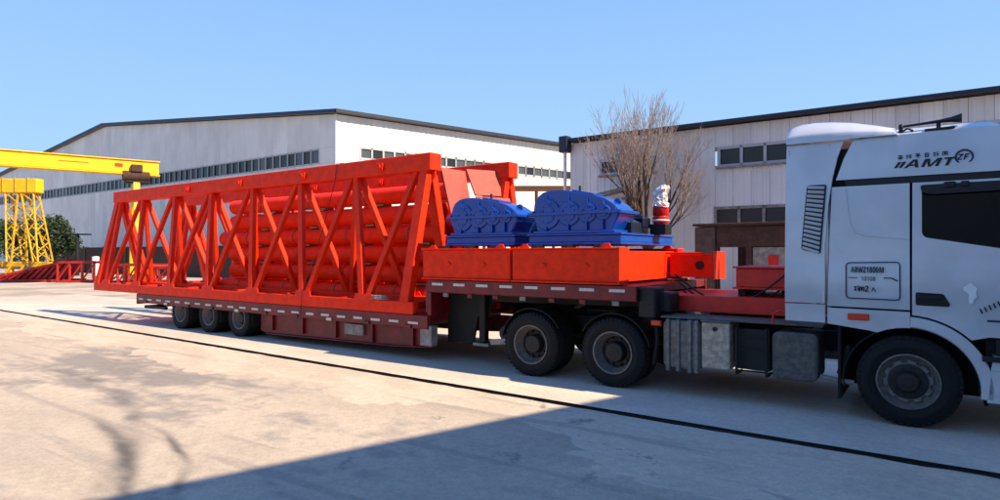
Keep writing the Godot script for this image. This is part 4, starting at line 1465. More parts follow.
# body panel on the near side: polygon with a gentle vertical curve
func skin(st: SurfaceTool, src, z1: float, th := 0.03) -> void:
	var poly := ccw(PackedVector2Array(src))
	var y0 := INF
	var y1 := -INF
	for p in poly:
		y0 = min(y0, p.y); y1 = max(y1, p.y)
	var n := int(ceil((y1 - y0) / 0.07))
	for k in n:
		var a := y0 + (y1 - y0) * k / n
		var b := y0 + (y1 - y0) * (k + 1) / n
		var strip := PackedVector2Array([Vector2(-5, a), Vector2(9, a), Vector2(9, b), Vector2(-5, b)])
		for pc in Geometry2D.intersect_polygons(poly, strip):
			var cl := PackedVector2Array()
			for p in pc:
				if cl.is_empty() or (p.distance_to(cl[cl.size() - 1]) > 0.0005 and p.distance_to(cl[0]) > 0.0005):
					cl.append(p)
			if cl.size() < 3:
				continue
			var t := Geometry2D.triangulate_polygon(cl)
			if t.is_empty():
				cl = Geometry2D.convex_hull(cl)
				t = Geometry2D.triangulate_polygon(cl.slice(0, cl.size() - 1))
			st.set_smooth_group(3)
			for i in range(0, t.size(), 3):
				var v := []
				for j in 3:
					var p: Vector2 = cl[t[i + j]]
					v.append(Vector3(p.x, p.y, z1 + bulge(p.y)))
				tri(st, v[0], v[1], v[2], Vector3.BACK)
	st.set_smooth_group(-1)
	var m := poly.size()
	for i in m:
		var p: Vector2 = poly[i]
		var q: Vector2 = poly[(i + 1) % m]
		var cnt: int = max(1, int(ceil(abs(q.y - p.y) / 0.1)))
		for k in cnt:
			var a := p.lerp(q, float(k) / cnt)
			var b := p.lerp(q, float(k + 1) / cnt)
			var za := z1 + bulge(a.y)
			var zb := z1 + bulge(b.y)
			quad(st, Vector3(a.x, a.y, za), Vector3(b.x, b.y, zb), Vector3(b.x, b.y, zb - th), Vector3(a.x, a.y, za - th), Vector3(q.y - p.y, p.x - q.x, 0))

func cut(poly, hole) -> Array:
	var out := []
	for p in Geometry2D.clip_polygons(ccw(PackedVector2Array(poly)), ccw(PackedVector2Array(hole))):
		if not Geometry2D.is_polygon_clockwise(p):
			out.append(p)
	return out

func text(s: String, size: float, parent: Node, at: Vector3, m: Material, shear := 0.0, sx := 1.0, bold := false) -> void:
	var tm := TextMesh.new()
	var fnt := SystemFont.new()
	fnt.font_names = PackedStringArray(["Droid Sans"])
	if bold:
		fnt.font_weight = 700
	tm.font = fnt
	tm.text = s
	tm.font_size = 64
	tm.pixel_size = size / 64.0
	tm.depth = 0.006
	tm.horizontal_alignment = HORIZONTAL_ALIGNMENT_LEFT
	var o := MeshInstance3D.new()
	o.mesh = tm
	o.material_override = m
	o.name = "lettering"
	parent.add_child(o, true)
	o.transform = Transform3D(Basis(Vector3(sx, 0, 0), Vector3(shear, 1, 0), Vector3(0, 0, 1)), at)

# small printed character built from strokes on a 4 x 4 grid
func glyph(st: SurfaceTool, at: Vector3, s: float, strokes: Array, w := 0.17) -> void:
	for k in strokes:
		var a := at + Vector3(k[0] * s, k[1] * s, 0)
		var b := at + Vector3(k[2] * s, k[3] * s, 0)
		bar(st, a, b, 0.004, s * w, Vector3.UP if abs(k[3] - k[1]) < 0.8 * abs(k[2] - k[0]) else Vector3.RIGHT, 0.0005)

func tractor() -> void:
	var t := thing("truck_tractor", "silver white lorry tractor pulling the low bed trailer", "truck", Vector3(1.6, 0, 0))
	var o := Vector3(-1.6, 0, 0)
	var st := mk()
	var zc := -0.03           # plane of the cab side
	# ---- chassis
	for z in [-0.85, -1.75]:
		st = mk(); span(st, -1.9, 4.3, 0.62, 0.86, z - 0.04, z + 0.04, 0.006)
		part(st, "frame_rail", M.chassis, t, o)
	for x in [-1.8, -0.65, 0.7, 2.2]:
		st = mk(); span(st, x - 0.05, x + 0.05, 0.66, 0.82, -1.71, -0.89, 0.006)
		part(st, "cross_member", M.chassis, t, o)
	st = mk()
	cbox(st, Vector3(-0.5, 0.94, -1.3), Vector3(0.85, 0.06, 0.9), 0.02)
	span(st, -0.75, -0.25, 0.862, 0.91, -1.6, -1.0, 0.01)
	part(st, "fifth_wheel", M.chassis, t, o)
	for e in [[-1.40, "drive"], [-0.09, "drive"], [3.25, "front"]]:
		st = mk(); tube(st, Vector3(e[0], 0.465, -2.4), Vector3(e[0], 0.465, -0.16), 0.075, 0.075, 12)
		part(st, "axle", M.chassis, t, o)
		if e[1] == "drive":
			for f in [[0.0, 1.0], [-0.31, 1.0], [-2.6, -1.0], [-2.29, -1.0]]:
				wheel(t, "drive", e[0] - 1.6, 0.465, f[0], f[1])
		else:
			wheel(t, "front", e[0] - 1.6, 0.47, -0.01, 1.0)
			wheel(t, "front", e[0] - 1.6, 0.47, -2.49, -1.0)
	# mudguards of the drive wheels
	for x in [-1.40, -0.09]:
		for zz in [[-0.60, -0.03], [-2.57, -2.0]]:
			st = mk()
			for k in 12:
				var a0: float = deg_to_rad((12 if x > -0.5 else 30) + 140.0 * k / 12.0)
				var a1: float = deg_to_rad((12 if x > -0.5 else 30) + 140.0 * (k + 1) / 12.0)
				var p := Vector3(x + cos(a0) * 0.53, 0.465 + sin(a0) * 0.53, 0)
				var q := Vector3(x + cos(a1) * 0.53, 0.465 + sin(a1) * 0.53, 0)
				var zl: float = zz[0]
				var zh: float = zz[1]
				bar(st, p + Vector3(0, 0, (zl + zh) * 0.5), q + Vector3(0, 0, (zl + zh) * 0.5), zh - zl, 0.012, Vector3(cos(a0), sin(a0), 0), 0.003)
			part(st, "mudguard", M.plastic, t, o)
	# ---- side equipment between the axles
	st = mk()
	prism(st, round_poly([Vector2(0.60, 0.34), Vector2(1.085, 0.34), Vector2(1.085, 0.95), Vector2(0.60, 0.95)], 0.08), -0.62, -0.06, 0.02)
	var tk := part(st, "air_tank", M.tank_grey, t, o)
	for x in [0.67, 0.80, 0.95, 1.035]:
		st = mk(); span(st, x - 0.028, x + 0.028, 0.30, 0.965, -0.085, -0.035, 0.018)
		part(st, "strap", M.tank_grey if x < 0.9 else M.steel, tk)
	st = mk(); tube(st, Vector3(0.80, 0.95, -0.2), Vector3(0.80, 0.99, -0.2), 0.07, 0.07, 16)
	part(st, "cap", M.black, tk)
	st = mk(); span(st, 1.10, 1.44, 0.385, 0.955, -0.5, -0.05, 0.012)
	var bx := part(st, "battery_box", M.beige, t, o)
	st = mk(); tube(st, Vector3(1.265, 0.875, -0.05), Vector3(1.265, 0.875, -0.035), 0.028, 0.028, 14)
	part(st, "lock", M.black, bx)
	st = mk(); span(st, 1.09, 1.45, 0.956, 0.975, -0.52, -0.035, 0.004)
	part(st, "lid", M.tank_dull, bx)
	st = mk()
	for x in [1.52, 1.86]:
		path_tube(st, [Vector3(x, 0.36, -0.30), Vector3(x, 0.36, -0.06), Vector3(x, 0.90, -0.06), Vector3(x, 0.92, -0.30)], 0.018)
	for y in [0.40, 0.66, 0.80]:
		tube(st, Vector3(1.52, y, -0.06), Vector3(1.86, y, -0.06), 0.010, 0.010, 7)
	part(st, "step_frame", M.chassis, t, o)
	st = mk(); span(st, 1.50, 1.88, 0.40, 0.90, -0.55, -0.16, 0.01)
	part(st, "muffler_box", M.black, t, o)
	st = mk()
	prism(st, round_poly([Vector2(1.92, 0.345), Vector2(2.40, 0.345), Vector2(2.40, 0.895), Vector2(1.92, 0.895)], 0.08), -0.62, -0.05, 0.02)
	var ft := part(st, "fuel_tank", M.tank_dull, t, o)
	st = mk(); prism(st, round_poly([Vector2(1.96, 0.385), Vector2(2.37, 0.385), Vector2(2.37, 0.86), Vector2(1.96, 0.86)], 0.05), -0.05, -0.042, 0.004)
	part(st, "pressed_face", M.tank_dull, ft)
	st = mk(); span(st, 0.55, 2.45, 0.97, 0.995, -0.62, -0.1, 0.006)
	part(st, "cat_walk", M.tank_dull, t, o)
	st = mk(); path_tube(st, [Vector3(2.42, 0.42, -0.10), Vector3(2.55, 0.40, -0.10), Vector3(2.75, 0.38, -0.12)], 0.03)
	part(st, "pipe", M.pale, t, o)
	st = mk(); tube(st, Vector3(2.62, 0.45, -0.2), Vector3(2.70, 0.78, -0.2), 0.05, 0.05, 10)
	part(st, "damper", M.rim_dark, t, o)
	st = mk(); path_tube(st, [Vector3(0.45, 0.35, -0.12), Vector3(0.50, 0.62, -0.12), Vector3(0.46, 0.92, -0.2)], 0.03)
	part(st, "bracket", M.chassis, t, o)
	st = mk(); span(st, 0.42, 0.56, 0.86, 0.93, -0.16, -0.09, 0.01)
	part(st, "side_marker", M.lamp_orange, t, o)
	st = mk(); span(st, 2.55, 4.35, 0.26, 1.02, -1.9, -0.72, 0.04)
	part(st, "engine", M.chassis, t, o)
	st = mk(); span(st, 0.62, 2.42, 0.34, 0.92, -2.45, -1.95, 0.04)
	part(st, "far_side_tank", M.tank_grey, t, o)
	# air hoses behind the cab
	for k in 3:
		st = mk()
		var pts := []
		for i in 15:
			var u := i / 14.0
			pts.append(Vector3(2.02 - 1.5 * u, 1.62 - 0.12 * k - 0.42 * sin(u * PI) - 0.1 * u, -0.75 - 0.16 * k))
		path_tube(st, pts, 0.014, 6)
		part(st, "air_hose", M.black, t, o)
	st = mk(); path_tube(st, [Vector3(1.92, 0.99, -0.09), Vector3(1.93, 1.10, -0.09), Vector3(2.0, 1.14, -0.09), Vector3(2.06, 1.12, -0.09)], 0.012)
	part(st, "grab_rail", M.red_neck, t, o)
	# ---- cab shell
	var arch_c := Vector2(3.25, 0.43)
	var arch := disc(arch_c, 0.60, 40)
	st = mk()
	for pc in cut([Vector2(2.52, 1.0), Vector2(2.52, 2.98), Vector2(4.45, 2.98), Vector2(4.56, 1.9), Vector2(4.58, 0.5), Vector2(3.9, 0.5), Vector2(3.9, 0.98)], arch):
		prism(st, pc, -2.40, -0.21, 0.0)
	part(st, "inner_shell", M.cab_dark, t, o)
	# sleeper panel
	st = mk()
	skin(st, [Vector2(2.545, 2.545), Vector2(3.27, 2.545), Vector2(3.27, 1.215), Vector2(2.505, 1.225)], zc)
	var sl := part(st, "sleeper_panel", M.cab, t, o)
	st = mk()
	var cr := [Vector2(2.68, 2.52), Vector2(2.70, 2.3), Vector2(2.73, 2.11), Vector2(2.78, 2.03), Vector2(2.88, 1.995), Vector2(3.26, 1.955)]
	for i in cr.size() - 1:
		var a := Vector3(cr[i].x, cr[i].y, zc + bulge(cr[i].y))
		var b := Vector3(cr[i + 1].x, cr[i + 1].y, zc + bulge(cr[i + 1].y))
		bar(st, a, b, 0.016, 0.014 if i < 4 else 0.008, Vector3.UP if i > 3 else Vector3.RIGHT, 0.004)
	part(st, "pressed_crease", M.cab, sl)
	# lower strip
	st = mk()
	for pc in cut([Vector2(2.505, 1.205), Vector2(3.27, 1.195), Vector2(3.27, 0.9), Vector2(2.9, 0.98), Vector2(2.505, 1.03)], arch):
		skin(st, pc, zc + 0.012)
	part(st, "sill_panel", M.cab, t, o)
	st = mk(); span(st, 2.70, 2.905, 1.085, 1.155, zc - 0.0, zc + 0.035, 0.012)
	part(st, "side_marker", M.lamp_orange, t, o)
	# door in two pieces round the window
	var win := round_poly([Vector2(3.375, 2.50), Vector2(3.375, 1.975), Vector2(4.30, 1.80), Vector2(4.36, 2.515)], 0.06)
	var door := [Vector2(3.295, 2.545), Vector2(4.44, 2.545), Vector2(4.52, 1.9), Vector2(4.54, 0.98), Vector2(3.92, 0.98)]
	for k in 9:
		var a := deg_to_rad(44.0 + 43.0 * k / 8.0)
		door.append(arch_c + Vector2(cos(a), sin(a)) * 0.735)
	st = mk()
	for pc in cut(door, win):
		skin(st, pc, zc)
	if cut(door, win).size() == 1:
		st = mk()
		for half in [[3.0, 3.9], [3.9, 5.0]]:
			var rect := PackedVector2Array([Vector2(half[0], 0), Vector2(half[1], 0), Vector2(half[1], 4), Vector2(half[0], 4)])
			for hp in Geometry2D.intersect_polygons(ccw(PackedVector2Array(door)), rect):
				for pc in cut(hp, win):
					skin(st, pc, zc)
	var dr := part(st, "door", M.cab, t, o)
	st = mk(); skin(st, inset(ccw(win), -0.01), zc - 0.028, 0.006)
	part(st, "window_glass", M.glass, dr)
	st = mk()
	var wi := inset(ccw(win), 0.018)
	for pc in cut(win, wi):
		pass
	for i in win.size():
		var a: Vector2 = win[i]
		var b: Vector2 = win[(i + 1) % win.size()]
		if a.distance_to(b) > 0.003:
			bar(st, Vector3(a.x, a.y, zc - 0.012 + bulge(a.y)), Vector3(b.x, b.y, zc - 0.012 + bulge(b.y)), 0.02, 0.022, Vector3.BACK, 0.003)
	part(st, "window_seal", M.plastic, dr)
	# rain shield over the window
	st = mk()
	skin(st, round_poly([Vector2(3.36, 2.515), Vector2(3.375, 2.44), Vector2(3.45, 2.415), Vector2(4.3, 2.43), Vector2(4.36, 2.525)], 0.03), zc + 0.022, 0.012)
	part(st, "rain_shield", M.plastic, dr)
	for e in [[3.56, 0.10], [3.70, 0.07]]:
		st = mk(); span(st, e[0], e[0] + e[1], 2.475, 2.535, zc - 0.06, zc - 0.005, 0.01)
		part(st, "mirror_mount", M.black, dr)
	st = mk(); skin(st, round_poly([Vector2(3.32, 1.405), Vector2(3.555, 1.395), Vector2(3.61, 1.29), Vector2(3.60, 1.265), Vector2(3.32, 1.27)], 0.02), zc + 0.006, 0.02)
	var hd := part(st, "door_handle", M.black, dr)
	st = mk(); bar(st, Vector3(3.34, 1.36, zc + 0.028), Vector3(3.54, 1.355, zc + 0.028), 0.018, 0.03)
	part(st, "pull", M.black, hd)
	# black rain strip and upper side
	st = mk(); skin(st, [Vector2(2.66, 2.615), Vector2(4.46, 2.615), Vector2(4.46, 2.548), Vector2(2.69, 2.553)], zc - 0.012, 0.03)
	part(st, "side_strip", M.black, t, o)
	st = mk()
	skin(st, [Vector2(2.585, 2.62), Vector2(2.66, 2.86), Vector2(2.745, 3.05), Vector2(2.9, 3.075), Vector2(4.1, 3.075), Vector2(4.40, 2.85), Vector2(4.46, 2.62)], zc + 0.004)
	var up := part(st, "upper_side", M.cab, t, o)
	# roof, domed
	st = mk()
	var ns := 16
	var nx := 14
	var rp := func(i: int, k: int) -> Vector3:
		var x := 2.72 + (4.42 - 2.72) * i / nx
		var s := float(k) / ns
		var z := lerpf(-0.15, -2.35, s)
		var e := pow(sin(PI * clampf(s, 0.0, 1.0)), 0.32)
		var fx := smoothstep(4.45, 3.9, x)
		return Vector3(x, 3.072 - 0.24 * (1.0 - fx) + 0.135 * e * lerpf(0.6, 1.0, fx), z)
	st.set_smooth_group(2)
	for i in nx:
		for k in ns:
			quad(st, rp.call(i, k), rp.call(i + 1, k), rp.call(i + 1, k + 1), rp.call(i, k + 1), Vector3.UP)
	st.set_smooth_group(-1)
	part(st, "roof", M.cab, t, o)
	# rear side deflector with louvre
	st = mk()
	var defl := [Vector2(2.07, 1.25), Vector2(2.07, 3.06), Vector2(2.655, 3.055), Vector2(2.60, 2.88), Vector2(2.555, 2.66), Vector2(2.515, 2.35), Vector2(2.485, 1.9), Vector2(2.48, 1.25)]
	skin(st, defl, zc + 0.006)
	span(st, 2.075, 2.10, 1.25, 3.0, -0.5, -0.12, 0.01)
	var df := part(st, "side_deflector", M.cab, t, o)
	st = mk(); skin(st, [Vector2(2.07, 1.04), Vector2(2.07, 1.235), Vector2(2.48, 1.235), Vector2(2.48, 1.035)], zc + 0.006)
	part(st, "deflector_foot", M.cab, t, o)
	st = mk()
	for k in 8:
		var i0: int = 2 + k
		if i0 < 7:
			var a: Vector2 = defl[i0]
			var b: Vector2 = defl[i0 + 1]
			bar(st, Vector3(a.x - 0.012, a.y, zc + 0.012 + bulge(a.y)), Vector3(b.x - 0.012, b.y, zc + 0.012 + bulge(b.y)), 0.016, 0.026, Vector3.RIGHT, 0.005)
	part(st, "edge_roll", M.cab, df)
	var lv := [Vector2(2.295, 2.58), Vector2(2.495, 2.58), Vector2(2.44, 1.80), Vector2(2.24, 1.85)]
	st = mk(); skin(st, round_poly(lv, 0.03), zc + 0.012, 0.01)
	var lp := part(st, "louvre_panel", M.black, df)
	for k in 15:
		var f := (k + 0.5) / 15.0
		var a: Vector2 = lv[0].lerp(lv[3], f)
		var b: Vector2 = lv[1].lerp(lv[2], f)
		a += Vector2(0.012, 0.0)
		b -= Vector2(0.018, 0.0)
		st = mk()
		bar(st, Vector3(a.x, a.y, zc + 0.020 + bulge(a.y)), Vector3(b.x, b.y - 0.012, zc + 0.016 + bulge(b.y)), 0.022, 0.028, Vector3(0, 0.8, 0.6), 0.003)
		part(st, "louvre_slat", M.cab, lp)
	# roof fairing: lofted wedge behind and above the roof
	st = mk()
	var fs := [[2.07, 3.235, 0.17], [2.085, 3.275, 0.20], [2.12, 3.305, 0.23], [2.20, 3.33, 0.25], [2.34, 3.338, 0.26], [2.52, 3.325, 0.27], [2.72, 3.295, 0.27], [2.95, 3.235, 0.26], [3.13, 3.175, 0.22], [3.16, 3.11, 0.18]]
	var prof := func(e: Array) -> Array:
		var z0 := zc - 0.075
		var hi: float = e[1]
		var c: float = e[2]
		return [Vector3(e[0], 3.072, z0), Vector3(e[0], lerpf(3.072, hi, 0.30), z0 - c * 0.02), Vector3(e[0], lerpf(3.072, hi, 0.42), z0 - c * 0.08), Vector3(e[0], lerpf(3.072, hi, 0.94), z0 - c * 0.80), Vector3(e[0], hi, z0 - c), Vector3(e[0], hi + 0.03, -1.25), Vector3(e[0], hi, -2.36 + c), Vector3(e[0], lerpf(3.072, hi, 0.58), -2.36 + c * 0.2), Vector3(e[0], 3.072, -2.36)]
	st.set_smooth_group(4)
	for i in fs.size() - 1:
		var A: Array = prof.call(fs[i])
		var B: Array = prof.call(fs[i + 1])
		for k in 8:
			var mid: Vector3 = (A[k] + A[k + 1]) * 0.5 - Vector3(A[k].x, 2.8, -1.22)
			quad(st, A[k], A[k + 1], B[k + 1], B[k], mid)
	st.set_smooth_group(-1)
	for e in [[0, Vector3.LEFT], [fs.size() - 1, Vector3.RIGHT]]:
		var A: Array = prof.call(fs[e[0]])
		for k in range(1, 8):
			tri(st, A[0], A[k], A[k + 1], e[1])
	part(st, "roof_fairing", M.cab, t, o)
	# front wheel arch
	st = mk()
	var ring := PackedVector2Array()
	for k in 17:
		var a := deg_to_rad(88.0 - 94.0 * k / 16.0)
		ring.append(arch_c + Vector2(cos(a) * 0.715, sin(a) * 0.715))
	for k in 17:
		var a := deg_to_rad(-6.0 + 94.0 * k / 16.0)
		ring.append(arch_c + Vector2(cos(a), sin(a)) * 0.605)
	prism(st, ring, -0.30, zc + 0.02, 0.012)
	part(st, "wheel_arch", M.cab, t, o)
	st = mk()
	for k in 20:
		var a0 := deg_to_rad(-2.0 + 190.0 * k / 20.0)
		var a1 := deg_to_rad(-2.0 + 190.0 * (k + 1) / 20.0)
		var p := Vector3(arch_c.x + cos(a0) * 0.598, arch_c.y + sin(a0) * 0.598, -0.30)
		var q := Vector3(arch_c.x + cos(a1) * 0.598, arch_c.y + sin(a1) * 0.598, -0.30)
		bar(st, p, q, 0.5, 0.012, Vector3(cos(a0), sin(a0), 0), 0.002)
	part(st, "arch_liner", M.plastic, t, o)
	st = mk(); span(st, 2.60, 2.63, 0.20, 1.02, -0.85, -0.06, 0.004)
	part(st, "added_dark_plate", M.rubber, t, o)  # added dark plate, stands in for deep shade behind the front wheel
	st = mk(); span(st, 3.90, 3.93, 0.22, 0.66, -0.85, -0.46, 0.004)
	part(st, "added_dark_plate", M.rubber, t, o)  # second added plate, darkens the gap ahead of the wheel like shade
	# bumper and step
	st = mk()
	for pc in cut([Vector2(3.965, 0.86), Vector2(4.72, 0.86), Vector2(4.74, 0.36), Vector2(3.90, 0.34), Vector2(3.925, 0.6)], round_poly([Vector2(4.02, 0.64), Vector2(4.40, 0.64), Vector2(4.40, 0.42), Vector2(3.99, 0.42)], 0.02)):
		prism(st, pc, -0.45, zc + 0.02, 0.0)
	var bpoly := [[Vector2(3.90, 0.34), Vector2(4.74, 0.36), Vector2(4.74, 0.42), Vector2(3.91, 0.41)], [Vector2(3.91, 0.412), Vector2(4.0, 0.412), Vector2(4.02, 0.658), Vector2(3.93, 0.658)], [Vector2(3.93, 0.66), Vector2(4.73, 0.66), Vector2(4.72, 0.80), Vector2(3.955, 0.80)], [Vector2(4.40, 0.422), Vector2(4.74, 0.422), Vector2(4.73, 0.658), Vector2(4.40, 0.658)]]
	st = mk()
	for b in bpoly:
		prism(st, b, -0.45, zc + 0.02, 0.003)
	span(st, 4.45, 4.76, 0.36, 0.80, -2.45, -0.452, 0.03)
	var bp := part(st, "bumper", M.cab, t, o)
	st = mk(); span(st, 3.99, 4.42, 0.40, 0.67, -0.44, -0.10, 0.004)
	part(st, "step_well", M.plastic, bp)
	st = mk(); span(st, 3.86, 4.10, 0.745, 0.80, zc + 0.022, zc + 0.05, 0.01)
	part(st, "hinge_bar", M.black, t, o)
	st = mk(); span(st, 3.97, 4.55, 0.805, 0.965, -0.4, zc - 0.01, 0.006)
	part(st, "entry_gap", M.plastic, t, o)
	# front and far side
	st = mk(); span(st, 4.50, 4.62, 0.9, 1.72, -2.38, -0.10, 0.05)
	part(st, "front_panel", M.cab, t, o)
	for k in 5:
		st = mk(); span(st, 4.618, 4.65, 1.0 + k * 0.13, 1.07 + k * 0.13, -2.1, -0.4, 0.01)
		part(st, "grille_slat", M.black, t, o)
	st = mk()
	quad(st, Vector3(4.60, 1.73, -0.12), Vector3(4.60, 1.73, -2.36), Vector3(4.46, 2.80, -2.32), Vector3(4.46, 2.80, -0.16), Vector3.RIGHT)
	part(st, "windscreen", M.glass, t, o)
	st = mk(); span(st, 2.10, 4.52, 1.03, 2.98, -2.50, -2.445, 0.02)
	part(st, "far_side_panel", M.cab, t, o)
	st = mk(); span(st, 2.50, 2.52, 1.03, 3.04, -2.40, -0.13, 0.005)
	part(st, "rear_panel", M.cab, t, o)
	for z in [-0.35, -2.1]:
		st = mk(); span(st, 4.70, 4.765, 0.52, 0.70, z - 0.16, z + 0.16, 0.02)
		part(st, "headlight", M.pane_grey, t, o)
	# ---- air horn on the roof edge
	st = mk()
	var hb := Transform3D(Basis(Vector3(0, 1, 0), Vector3(0.998, 0.06, 0), Vector3(0, 0, -1)), Vector3(3.17, 3.165, -0.22))
	lathe(st, [Vector2(0, 0.0), Vector2(0.030, 0.0), Vector2(0.030, 0.03), Vector2(0.013, 0.04), Vector2(0.014, 0.2), Vector2(0.018, 0.36), Vector2(0.028, 0.46), Vector2(0.045, 0.53), Vector2(0.052, 0.545), Vector2(0.046, 0.548), Vector2(0.02, 0.44), Vector2(0, 0.40)], hb, 20)
	var hn := part(st, "air_horn", M.black, t, o)
	st = mk()
	for x in [3.19, 3.52]:
		st = mk(); bar(st, Vector3(x, 3.06, -0.22), Vector3(x, 3.17, -0.22), 0.05, 0.04, Vector3.RIGHT)
		part(st, "horn_bracket", M.black, hn)
	st = mk(); bar(st, Vector3(3.40, 3.10, -0.19), Vector3(3.66, 3.105, -0.19), 0.05, 0.024)
	part(st, "horn_foot", M.black, hn)
	st = mk(); path_tube(st, [Vector3(3.20, 3.11, -0.2), Vector3(3.25, 3.14, -0.2), Vector3(3.30, 3.11, -0.2), Vector3(3.27, 3.085, -0.2)], 0.010)
	part(st, "horn_hose", M.black, hn)
	# ---- writing on the upper side
	var zt := zc + 0.006 + bulge(2.75)
	text("AMT", 0.115, up, Vector3(3.235, 2.745, zt + 0.004), M.ink, 0.45, 1.75, true)
	st = mk()
	for k in 2:
		var x := 3.125 + 0.042 * k
		prism(st, [Vector2(x, 2.705), Vector2(x + 0.030, 2.705), Vector2(x + 0.075, 2.775), Vector2(x + 0.045, 2.775)], zt - 0.002, zt + 0.003, 0.0)
	part(st, "logo_bars", M.ink, up)
	st = mk()
	var gl := [
		[[0.1, 0.9, 0.9, 0.9], [0.5, 1.0, 0.5, 0.0], [0.0, 0.5, 1.0, 0.5], [0.1, 0.1, 0.45, 0.45], [0.9, 0.1, 0.55, 0.45]],
		[[0.15, 0.0, 0.15, 1.0], [0.0, 0.65, 0.35, 0.65], [0.45, 0.85, 1.0, 0.85], [0.45, 0.45, 1.0, 0.45], [0.72, 0.0, 0.72, 0.9]],
		[[0.1, 0.95, 0.9, 0.95], [0.0, 0.5, 1.0, 0.5], [0.5, 0.0, 0.5, 0.95], [0.2, 0.7, 0.8, 0.7]],
		[[0.2, 0.1, 0.2, 0.9], [0.8, 0.1, 0.8, 0.9], [0.2, 0.9, 0.8, 0.9], [0.2, 0.5, 0.8, 0.5], [0.2, 0.1, 0.8, 0.1]],
		[[0.0, 0.8, 0.5, 0.8], [0.25, 0.1, 0.25, 0.9], [0.0, 0.15, 0.5, 0.25], [0.6, 0.9, 0.9, 0.9], [0.6, 0.55, 1.0, 0.55], [0.8, 0.0, 0.8, 0.55]],
		[[0.1, 0.85, 0.9, 0.85], [0.1, 0.0, 0.1, 0.85], [0.9, 0.0, 0.9, 0.85], [0.3, 0.6, 0.7, 0.6], [0.3, 0.3, 0.7, 0.3], [0.5, 0.1, 0.5, 0.7]]]
	for k in 6:
		glyph(st, Vector3(3.165 + 0.077 * k, 2.80 + 0.002 * k, zt - 0.004), 0.047, gl[k])
	part(st, "lettering", M.ink_blue, up)
	# round emblem with two letters
	st = mk()
	lathe(st, [Vector2(0.062, 0), Vector2(0.062, 0.004), Vector2(0.078, 0.004), Vector2(0.078, 0)], Transform3D(Basis(Vector3.RIGHT, Vector3.BACK, Vector3.DOWN), Vector3(3.73, 2.782, zt - 0.003)), 36)
	var em := part(st, "emblem_ring", M.ink_blue, up)
	text("ZF", 0.082, em, Vector3(3.672, 2.782, zt), M.ink_blue, 0.3, 1.1, true)
	# ---- printed data frame on the sleeper
	var zp := zc + 0.003 + bulge(1.5)
	st = mk()
	var fr := round_poly([Vector2(2.69, 1.705), Vector2(3.185, 1.715), Vector2(3.185, 1.315), Vector2(2.69, 1.32)], 0.04)
	for i in fr.size():
		var a: Vector2 = fr[i]
		var b: Vector2 = fr[(i + 1) % fr.size()]
		bar(st, Vector3(a.x, a.y, zp + 0.006), Vector3(b.x, b.y, zp + 0.006), 0.012, 0.004, Vector3.BACK, 0.0005)
	part(st, "printed_frame", M.ink_blue, sl)
	text("ARWZ1800M", 0.088, sl, Vector3(2.735, 1.63, zp + 0.012), M.ink, 0.0, 0.60, true)
	text("10108", 0.062, sl, Vector3(2.83, 1.535, zp + 0.016), M.ink_blue, 0.0, 0.80)
	text("2", 0.088, sl, Vector3(2.865, 1.425, zp + 0.016), M.ink, 0.0, 0.8, true)
	st = mk()
	glyph(st, Vector3(2.765, 1.40, zp + 0.018), 0.055, gl[4], 0.22)
	glyph(st, Vector3(2.815, 1.40, zp + 0.018), 0.05, gl[5], 0.22)
	glyph(st, Vector3(2.925, 1.40, zp + 0.018), 0.045, [[0.5, 1.0, 0.1, 0.0], [0.5, 0.7, 0.95, 0.0]], 0.2)
	bar(st, Vector3(2.71, 1.545, zp + 0.018), Vector3(2.80, 1.545, zp + 0.018), 0.004, 0.008, Vector3.UP, 0.0005)
	bar(st, Vector3(3.04, 1.545, zp + 0.018), Vector3(3.11, 1.548, zp + 0.018), 0.004, 0.012, Vector3.UP, 0.0005)
	bar(st, Vector3(3.11, 1.548, zp + 0.018), Vector3(3.165, 1.515, zp + 0.018), 0.004, 0.014, Vector3.UP, 0.0005)
	part(st, "lettering", M.ink, sl)
	# ---- worn white sticker and black dashes on the door
	var zd := zc + 0.006 + bulge(1.45)
	st = mk()
	prism(st, [Vector2(3.715, 1.47), Vector2(3.745, 1.49), Vector2(3.775, 1.515), Vector2(3.80, 1.485), Vector2(3.83, 1.46), Vector2(3.815, 1.42), Vector2(3.825, 1.37), Vector2(3.805, 1.36), Vector2(3.79, 1.31), Vector2(3.765, 1.30), Vector2(3.755, 1.35), Vector2(3.76, 1.40), Vector2(3.735, 1.425), Vector2(3.715, 1.44)], zd, zd + 0.003, 0.0)
	part(st, "sticker", M.sticker, dr)
	st = mk()
	for k in 7:
		var a := deg_to_rad(200.0 - 13.0 * k)
		var c := Vector2(4.06, 1.175)
		var p := c + Vector2(cos(a), sin(a)) * 0.20
		p = Vector2(3.865 + 0.034 * k, 1.215 + 0.020 * k)
		bar(st, Vector3(p.x, p.y, zd + 0.02), Vector3(p.x - 0.018, p.y + 0.045, zd + 0.02), 0.004, 0.014, Vector3.RIGHT, 0.0005)
	part(st, "dash_marks", M.ink, dr)
	st = mk(); bar(st, Vector3(3.90, 1.145, zd + 0.018), Vector3(4.3, 1.145, zd + 0.018), 0.004, 0.02, Vector3.UP, 0.0005)
	part(st, "badge_line", M.ink_blue, dr)

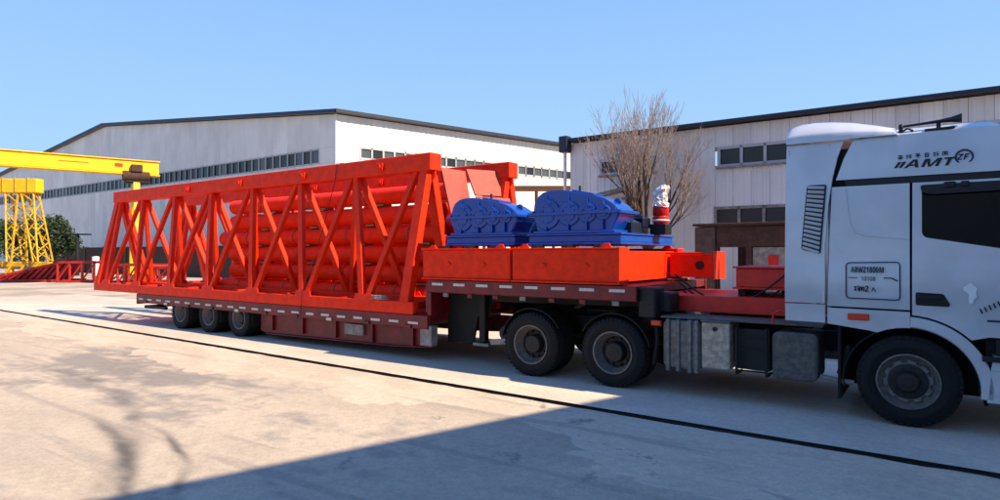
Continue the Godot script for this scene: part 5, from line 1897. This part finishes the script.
# ------------------------------------------------------------------ main
func _ready() -> void:
	rng.seed = 1
	var cam := Camera3D.new()
	cam.name = "camera"
	cam.position = Vector3(3.522, 1.8, 7.711)
	cam.rotation = Vector3(deg_to_rad(0.37), deg_to_rad(35.32), 0)
	cam.fov = 43.92
	cam.near = 0.05
	cam.far = 3000.0
	add_child(cam)
	cam.current = true
	var env := Environment.new()
	env.background_mode = Environment.BG_SKY
	var sky := Sky.new()
	var sm := ProceduralSkyMaterial.new()
	sm.sky_top_color = Color(0.22, 0.415, 0.69)
	sm.sky_horizon_color = Color(0.525, 0.645, 0.74)
	sm.sky_curve = 0.45
	sm.ground_bottom_color = Color(0.5, 0.47, 0.43)
	sm.ground_horizon_color = Color(0.75, 0.78, 0.80)
	sm.sun_angle_max = 1.0
	sky.sky_material = sm
	env.sky = sky
	env.tonemap_mode = Environment.TONE_MAPPER_LINEAR
	env.tonemap_exposure = 2.1
	env.sdfgi_enabled = true
	env.ssao_enabled = true
	env.ssil_enabled = true
	var we := WorldEnvironment.new()
	we.environment = env
	add_child(we)
	var sun := DirectionalLight3D.new()
	sun.name = "sun"
	var to_sun := Vector3(0.74, 0.66, -0.117).normalized()
	add_child(sun)
	sun.look_at_from_position(to_sun * 50.0, Vector3.ZERO, Vector3.UP)
	sun.light_energy = 1.42
	sun.light_color = Color(1.0, 0.915, 0.785)
	sun.light_angular_distance = 0.5
	sun.shadow_enabled = true

	materials()
	build_ground()
	left_workshop()
	right_workshop()
	shade_workshop()
	yard_sheds()
	left_background()
	bare_tree()
	trailer()
	truss(Vector3(-3.95, 0, 0), "near red triangular lattice girder along the trailer edge", M.truss, M.truss)
	truss(Vector3(-3.45, 0, -1.73), "far red triangular lattice girder behind the stacked tubes", M.truss, M.truss)
	tubes()
	base_frame(-3.54, -1.77, false, "orange steel base frame under the smaller blue gearbox")
	base_frame(-1.73, 0.0, true, "orange steel base frame with drawbar under the larger gearbox")
	gearbox(-3.22, 1.34, 0.33, "smaller blue gearbox with domed cover next to the girder end", 0.03)
	gearbox(-1.58, 1.42, 0.36, "larger blue gearbox with domed cover next to the cab", 0.09)
	drive_gear()
	tractor()
